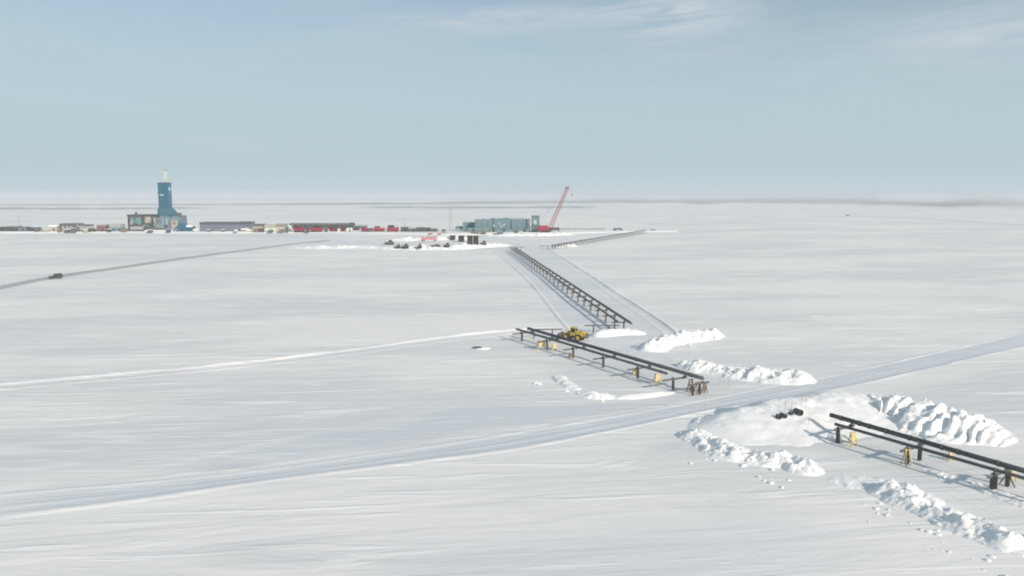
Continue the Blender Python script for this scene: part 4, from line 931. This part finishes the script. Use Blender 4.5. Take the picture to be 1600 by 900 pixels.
red_unit('smallest dull red machine right of the middle of the row', 531, 538, 355.2, 361.6, REDDK, DARKG)
red_unit('red machine just right of the dark upright module', 564, 576, 354.8, 362, RED, REDDK)
red_unit('long red machine with pale top left of the last one', 583, 600, 353.2, 361.8, RED, PINK)
red_unit('rightmost red machine with a dark roof below the grey portal frame', 604, 622, 351.8, 362, RED, DARKG)
shed('dark upright module between the red machines', 545.5, 553, 348, 358, DARKG, 7, roof=GREYM, y=818)
shed('small white cabin at the foot of the dark upright module', 542, 549.5, 356.3, 361.8, WHITE, 4, name='cabin', cat='cabin')
shed('dark container right of the dark upright module', 553.5, 560, 352.6, 360, DARKG, 6, roof=GREY, name='container', cat='container', y=805)
shed('grey lilac module behind the red machine near the dark upright module', 556, 572, 351.2, 357, PURPLE, 8, roof=GREY, roof_t=1.2, y=835)
CL = [(54, 60, 353.8, 361.8, GREYM, 'low dark grey pallet stack left of the cream hut'), (67, 74, 357, 361.9, BEIGE, 'low beige crate just left of the cream hut'),
      (90, 93.5, 355.5, 362, BROWNP, 'narrow brown crate between the cream hut and the long low building'), (100, 106, 358.4, 362.2, DARKG, 'dark crate in front of the left half of the long low building'),
      (110, 116, 357.6, 362.2, GREYM, 'grey crate in front of the right half of the long low building'), (130, 136, 357, 362, BEIGE, 'beige crate at the tracks of the grey excavator'),
      (167, 171, 357.4, 362, DARKG, 'dark crate between the reddish brown module and the grey green shed'), (189, 196, 357.2, 362, BROWNP, 'brown crate between the grey green shed and the rig'),
      (230, 236, 358.8, 362.4, GREYM, 'grey crate on the snow before the left part of the rig'), (259, 264, 359, 362.4, DARKG, 'dark crate on the snow before the middle of the rig'),
      (323, 327, 358.4, 362, DARKG, 'dark crate before the left end of the long slate building'), (345, 349, 358.6, 362, DARKG, 'dark crate before the middle of the long slate building'),
      (396, 403, 357.6, 362, BROWNP, 'brown crate before the beige module with dark eave'), (406, 411, 357, 362, DARKG, 'dark crate before the beige module with dark eave'),
      (419, 425, 358.2, 362.2, GREENP, 'green crate before the cream module'), (436, 442, 356.6, 362.2, BROWNP, 'brown crate before the beige module left of the dark row'),
      (445.5, 449.5, 355, 362, GREYM, 'grey upright crate left of the narrow whitish cabin'), (477.5, 482, 356.8, 362.2, DARKG, 'dark crate between the first and second red machines'),
      (506, 511, 356, 362, GREYM, 'grey crate right of the second red machine'), (527.5, 530, 357.4, 362, CREAM, 'tiny cream crate between the two dull red machines'),
      (577.5, 581.5, 356.4, 362.2, DARKG, 'dark crate left of the long red machine with pale top'), (690, 696, 357, 361.8, GREYM, 'grey crate between the five low modules and the lattice mast')]
for a, b, c, d, m_, lb in CL: shed(lb, a, b, c, d, m_, 4, roof=(SNOWCAP if rng.random() < 0.4 else m_), doors=0, roof_t=0.45, name='crate', cat='crate', skid=False)
def portal():
    y = 812; z = lambda py: Z_at(py, y) - PAD_Z; xc = X_at(626, y); t = thing('portal_frame', 'thin grey portal frame standing behind the rightmost red machine', 'frame', (xc, y, PAD_Z))
    w = (X_at(632, y) - X_at(620, y)) / 2
    for s in (-1, 1): MB().beam((s * w, 0, -0.3), (s * w, 0, z(343)), 0.35, 0.35).build('post', GREY, t)
    MB().beam((-w - 0.6, 0, z(343)), (w + 1.5, 0, z(342.6)), 0.4, 0.4).build('crossbeam', GREY, t)
portal()
for i, (a, b, c) in enumerate(((626, 637, 354.8), (637.8, 650, 356), (650.8, 661, 355.2), (661.8, 672, 355.8), (672.8, 683, 356.4))):
    shed('low dark grey module, ' + ('leftmost', 'second', 'middle', 'fourth', 'rightmost')[i] + ' of the five left of the lattice mast', a, b, c, 362, (DARKG, GREYM, DARKG, DARKG, GREYM)[i], 7, roof=(GREYM, GREY, GREYM, DARKG, GREY)[i], roof_t=0.8, group='low modules left of the lattice mast')

def lattice(mb, a, b, w0, w1, n, r):
    a, b = Vector(a), Vector(b); d = (b - a).normalized(); u = d.orthogonal().normalized(); u = (Vector((0, 1, 0)) - d * d.y).normalized(); v = d.cross(u)
    def c(t, i):
        w = w0 + (w1 - w0) * t; s = ((-1, -1), (1, -1), (1, 1), (-1, 1))[i]; return a + (b - a) * t + u * s[0] * w / 2 + v * s[1] * w / 2
    for i in range(4):
        mb.beam(c(0, i), c(1, i), r * 1.6, r * 1.6)
        for k in range(n):
            t0, t1 = k / n, (k + 1) / n
            mb.beam(c(t0, i), c(t1, (i + 1) % 4), r, r) if k % 2 == 0 else mb.beam(c(t0, (i + 1) % 4), c(t1, i), r, r)
            mb.beam(c(t1, i), c(t1, (i + 1) % 4), r * 0.9, r * 0.9)
    return mb
def mast():
    g = P(704.5, 361, PAD_Z); h = Z_at(320, g.y) - PAD_Z; t = thing('lattice_mast', 'faint grey lattice mast standing left of the green building', 'mast', g)
    lattice(MB(), (0, 0, -0.3), (0, 0, h), 3.0, 2.0, 9, 0.16).build('tower', GREY, t)
    MB().box(-1.5, 1.5, -1.2, 1.2, h, h + 0.3).build('platform', GREY, t); MB().tube((0, 0, h + 0.3), (0, 0, h + 2.0), 0.08, 6).build('antenna', GREY, t)
mast()

# --- green building
def green_building():
    y0 = P(780, 362.5, PAD_Z).y; xc = X_at(780, y0)
    t = thing('plant_building', 'long stepped grey green plant building beside the red crane', 'building', (xc, y0, PAD_Z))
    G1 = paint('grey green cladding', (0.155, 0.235, 0.25), 0.5, 0, 0.14, 0.12); G2 = paint('blue green cladding', (0.15, 0.23, 0.27), 0.5, 0, 0.14, 0.12)
    G3 = paint('slate green cladding', (0.155, 0.215, 0.235), 0.55, 0, 0.15, 0.2)
    def part(name, px0, px1, py0, py1, dy, depth, mat, par=None):
        y = y0 + dy; return MB().box(X_at(px0, y) - xc, X_at(px1, y) - xc, dy, dy + depth, max(Z_at(py1, y) - PAD_Z, -0.4), Z_at(py0, y) - PAD_Z).build(name, mat, par or t)
    part('low_module', 711.5, 724, 353.8, 358.6, 22, 10, G3); part('step_module', 723, 742, 347.6, 359.5, 18, 14, G1)
    m1 = part('main_module', 741.5, 772, 343.6, 359.8, 8, 22, G1); m2 = part('main_module', 771.6, 800, 342.6, 360, 7, 22, G2); m3 = part('main_module', 799.6, 828, 342.8, 360, 6, 22, G2)
    part('lower_front', 731, 765, 356, 361.6, 2, 6, G1); part('lower_front', 765.5, 802, 358, 362.6, 1, 6, G3); part('lower_front', 802.5, 829, 357.6, 362.6, 0.5, 6, G1)
    for a, b, c, d, p_ in ((765.5, 774, 340.8, 344, m1), (777, 786, 341.2, 344, m2), (787, 796, 340.4, 344, m2), (797.5, 806.5, 340.8, 344, m2), (809.5, 818.5, 340.8, 344, m3), (752, 758, 342.2, 345, m1)):
        part('roof_unit', a, b, c, d, 10, 6, GREY if a > 790 else G1, p_)
    tb = part('end_tower', 831, 843, 337.4, 361.6, 3, 14, G1); part('tower_cap', 830.6, 843.4, 337.0, 338.4, 2.6, 15, G3, tb)
    part('pale_panel', 833.6, 838.4, 344, 351, 2.7, 0.4, PANEL, tb); part('dark_bay', 829, 832, 352, 357.5, 2.4, 0.5, PURPLE, tb)
    part('stair_tower', 823.5, 828, 341.8, 352.5, 4.5, 4, PURPLE); part('stair_tower', 824, 827.4, 353.5, 361.4, 3.5, 2.4, G3)
    for a, c in ((770.4, 351.5), (779, 348), (786.5, 350), (781.5, 352.5)): part('wall_vent', a, a + 2.4, c, c + 2.6, 6.6, 0.3, PANEL, m2)
    for k in range(9):
        a = 744 + 9.2 * k; part('cladding_seam', a, a + 0.5, 345, 357.5, 5.7 if a > 799 else (6.7 if a > 771 else 7.7), 0.25, G3, m1 if a < 771 else (m2 if a < 799 else m3))
    for k, a in enumerate((738, 752, 770, 786, 806, 818)): part('door', a, a + 3.2, 358.4, 362.6, 0.2 if a > 765 else 1.7, 0.25, (WIN, BROWNP, WIN)[k % 3])
green_building()
for i, (a, b, c, m_, lb) in enumerate(((735, 748, 361.4, BROWNP, 'brown crate stack, leftmost before the green building'), (751, 760, 361.8, BROWNP, 'brown crate stack second from the left before the green building'),
                                    (776, 787, 361.2, STEELBLUE, 'grey blue crate before the middle of the green building'), (803, 809, 361, DARKG, 'dark crate before the right part of the green building'),
                                    (812, 817, 361.8, CREAM, 'small cream crate before the right part of the green building'), (688, 697, 362.2, GREY, 'pale grey crate at the foot of the lattice mast'))):
    shed(lb, a, b, c, 364.6, m_, 4, roof=m_, doors=0, roof_t=0.3, name='crate', cat='crate')

# --- red crawler crane
def crane():
    g = P(852, 363, PAD_Z); t = thing('crawler_crane', 'red crawler crane with its long lattice boom raised beside the green building', 'crane', g)
    y = g.y; X = lambda px: X_at(px, y) - g.x; Z = lambda py: Z_at(py, y) - PAD_Z
    for s in (-1, 1): MB().prism([(-5.5, 0.9), (-4.8, 0), (4.8, 0), (5.5, 0.9), (4.8, 1.8), (-4.8, 1.8)], s * 2.6 - 0.6, s * 2.6 + 0.6).build('track', BLACK, t)
    MB().box(-2.5, 2.5, -1.9, 1.9, 0.5, 1.6).build('car_body', DARKG, t)
    MB().box(X(841), X(856), -2.4, 2.4, 1.75, 6.8).build('house', RED, t, 0.1)
    MB().box(X(838.5), X(841.5), -2.6, 2.6, 1.6, 5.6).build('counterweight', REDDK, t)
    cb = MB().box(X(856.2), X(860), -2.6, -0.9, 1.8, 5.4).build('cab', RED, t, 0.1); MB().box(X(857), X(860.2), -2.7, -2.62, 3.1, 4.5).build('window', WIN, cb)
    BOOM = paint('faded red lattice', (0.31, 0.04, 0.055), 0.6, 0, 0.3, 0.4)
    foot, tip = Vector((X(858), 0, 2.2)), Vector((X(886.5), 0, Z(293)))
    lattice(MB(), foot + (tip - foot) * 0.07, tip, 3.2, 2.1, 15, 0.25).build('boom', BOOM, t)
    MB().beam(foot + Vector((0, -0.8, 0)), foot + (tip - foot) * 0.07 + Vector((0, -0.9, 0)), 0.5, 0.5).beam(foot + Vector((0, 0.8, 0)), foot + (tip - foot) * 0.07 + Vector((0, 0.9, 0)), 0.5, 0.5).build('boom_foot', RED, t)
    MB().box(tip.x - 2.3, tip.x + 1.4, -1.2, 1.2, tip.z - 1.1, tip.z + 0.9).build('boom_head', PURPLE, t)
    MB().beam(tip + Vector((0.8, 0, 0.5)), tip + Vector((4.2, 0, 1.6)), 0.3, 0.3).build('jib', PURPLE, t)
    ms = Vector((X(848), 0, Z(341)))
    MB().beam((X(857), -0.9, 4.6), ms + Vector((0, -0.7, 0)), 0.3, 0.3).beam((X(857), 0.9, 4.6), ms + Vector((0, 0.7, 0)), 0.3, 0.3).build('gantry', PINK, t)
    MB().beam(ms + Vector((0, -.7, 0)), (X(842), -0.9, 5.0), 0.22, 0.22).beam(ms + Vector((0, .7, 0)), (X(842), 0.9, 5.0), 0.22, 0.22).build('backstay', PINK, t)
    MB().tube(ms, tip + Vector((-1, 0, 0.6)), 0.07, 6).tube(ms + Vector((0, .6, 0)), tip + Vector((-1, .5, 0.6)), 0.07, 6).build('pendant_cable', BOOM, t)
    h = tip + Vector((4.1, 0, 1.5)); MB().tube(h, h - Vector((0, 0, 8.0)), 0.05, 6).build('hoist_rope', GREYM, t)
    MB().box(h.x - 0.5, h.x + 0.5, -0.4, 0.4, h.z - 9.2, h.z - 7.9).build('hook_block', GREYM, t)
crane()
def flatbed(px0, px1, py0, py1, label, mat, z0=PAD_Z, load=None, name='flatbed_trailer'):
    y = P((px0 + px1) / 2, py1, z0).y; w = X_at(px1, y) - X_at(px0, y); h = max(1.6, Z_at(py0, y) - z0)
    t = thing(name, label, 'trailer', (X_at((px0 + px1) / 2, y), y + 1.5, z0))
    MB().box(-w / 2, w / 2, -1.3, 1.3, 0.9, 1.25).build('deck', mat, t)
    for x in (-0.38, -0.28, 0.32):
        for s in (-1, 1): MB().tube((x * w, s * 1.0 - 0.2, 0.5), (x * w, s * 1.0 + 0.2, 0.5), 0.5, 12).build('wheel', BLACK, t)
    MB().box(-w * 0.44, w * 0.4, -1.1, 1.1, 1.253, h).build('load', load or mat, t)
flatbed(859, 876, 355.4, 361, 'dark loaded flatbed trailer just right of the red crane', DARKG)
flatbed(958, 974, 356.6, 360.2, 'dark loaded flatbed trailer on the far right of the pad', DARKG)
flatbed(1017, 1025, 358.4, 361.6, 'small dark trailer beyond the far end of the far pipe run', DARKG, z0=0.3)
flatbed(1028, 1036, 359.2, 361.6, 'small grey trailer right of the small dark trailer', GREY, z0=0.3, load=GREY)
ta, tb_ = at_y(876, 357.6, 800), at_y(945, 357.4, 830)
tp = thing('pipe_string', 'thin grey pipe string lying low on the pad right of the crane', 'pipe', (0, 0, 0)); MB().tube(ta, tb_, 0.32, 8).build('pipe', GREYM, tp)
for k in range(8):
    p = ta + (tb_ - ta) * (k + 0.5) / 8; MB().box(p.x - 0.25, p.x + 0.25, p.y - 0.25, p.y + 0.25, 1.2, p.z - 0.32).build('post', GREYM, tp)

# --- second tier, below the pad
def z_here(px, py): return lift_top(px, py).z
def dark_box(px0, px1, py0, py1, label):
    g = lift_top((px0 + px1) / 2, py1); y = g.y; w = X_at(px1, y) - X_at(px0, y); h = Z_at(py0, y) - g.z
    t = thing('tank_box', label, 'box', (g.x, y, g.z), 0, 'dark boxes half buried in the snow bank')
    OL = paint('dark olive paint', (0.028, 0.028, 0.024), 0.6, 0, 0.3, 0.5)
    b = MB().box(-w / 2, w / 2, -0.2, w, -1.2, h)
    b.build('body', OL, t, 0.05)
    for s in (-1, 1): MB().box(s * w * 0.42 - 0.1, s * w * 0.42 + 0.1, -0.36, -0.203, 0, h * 0.95).build('frame_post', GREYM, t)
    MB().box(-w * 0.3, w * 0.3, -0.30, -0.204, h * 0.3, h * 0.36).build('rail', GREYM, t)
dark_box(703, 711, 368, 375.2, 'small square dark box, leftmost of the four on the snow bank')
dark_box(716, 725, 368.3, 378, 'dark box second from the left on the snow bank')
dark_box(730, 738.4, 368.3, 381.5, 'tall dark box, left of the adjoining pair on the snow bank')
dark_box(739.4, 747.5, 368.5, 381.8, 'tall dark box, right of the adjoining pair on the snow bank')
def low_machine(px0, px1, py0, py1, label, mat, name='tracked_machine'):
    g = lift_top((px0 + px1) / 2, py1); y = g.y; w = X_at(px1, y) - X_at(px0, y); h = max(1.2, Z_at(py0, y) - g.z)
    t = thing(name, label, 'machine', (g.x, y, g.z - 0.1), 0.15, 'machines parked below the pad')
    MB().box(-w / 2, w / 2, -1.3, 1.3, h * 0.3, h * 0.6).build('hull', mat, t)
    c = MB().box(-w * 0.1, w * 0.32, -1.1, 1.1, h * 0.603, h).build('cab', mat, t); MB().box(-w * 0.06, w * 0.28, -1.16, -1.103, h * 0.68, h * 0.93).build('window', WIN, c)
    for s in (-1, 1): MB().box(-w * 0.46, w * 0.46, s * 1.1 - 0.35, s * 1.1 + 0.35, -0.1, h * 0.297, taper=0.05).build('track', BLACK, t)
    MB().beam((-w * 0.3, 0, h * 0.5), (-w * 0.62, 0, h * 0.25), 0.3, 0.3).build('blade_arm', GREYM, t)
GG = paint('grey green machine paint', (0.10, 0.125, 0.12), 0.6, 0, 0.3, 0.6)
low_machine(601, 616, 374.8, 382.3, 'grey green machine, leftmost of those parked below the red row', GG)
low_machine(617.5, 626, 381.2, 387.2, 'grey green machine on the lower snow left of its neighbour', GG)
low_machine(628, 639, 380.6, 387.4, 'grey green machine on the lower snow right of its neighbour', DARKG)
low_machine(652, 659.5, 380.2, 387.2, 'small upright dark green machine below the pink flatbed', GG)
flatbed(656, 684, 370, 377, 'faded pink flatbed with a low load on the snow bank', PINK, z0=0.6, load=PINK)
low_machine(673, 689, 381.4, 384.8, 'flat dark green machine left of the tilted dark one', GG)
low_machine(694, 703, 379, 385.6, 'tilted dark machine below the leftmost dark box', DARKG)
low_machine(751, 760, 375.8, 382, 'grey machine right of the adjoining pair of dark boxes', GREYM)
shed('small pale pink crate above the pink flatbed', 668, 675, 362.6, 366.2, PINK, 3, doors=0, roof_t=0.3, name='crate', cat='crate', z0=1.7)
shed('small pinkish crate right of the other one above the pink flatbed', 683, 689, 362.4, 366.2, PINK, 3, doors=0, roof_t=0.3, name='crate', cat='crate', z0=1.7)
rock(1324, 337.3, 2.4, 'tiny dark hump on the far snow at the start of the far track', DARKROCK)
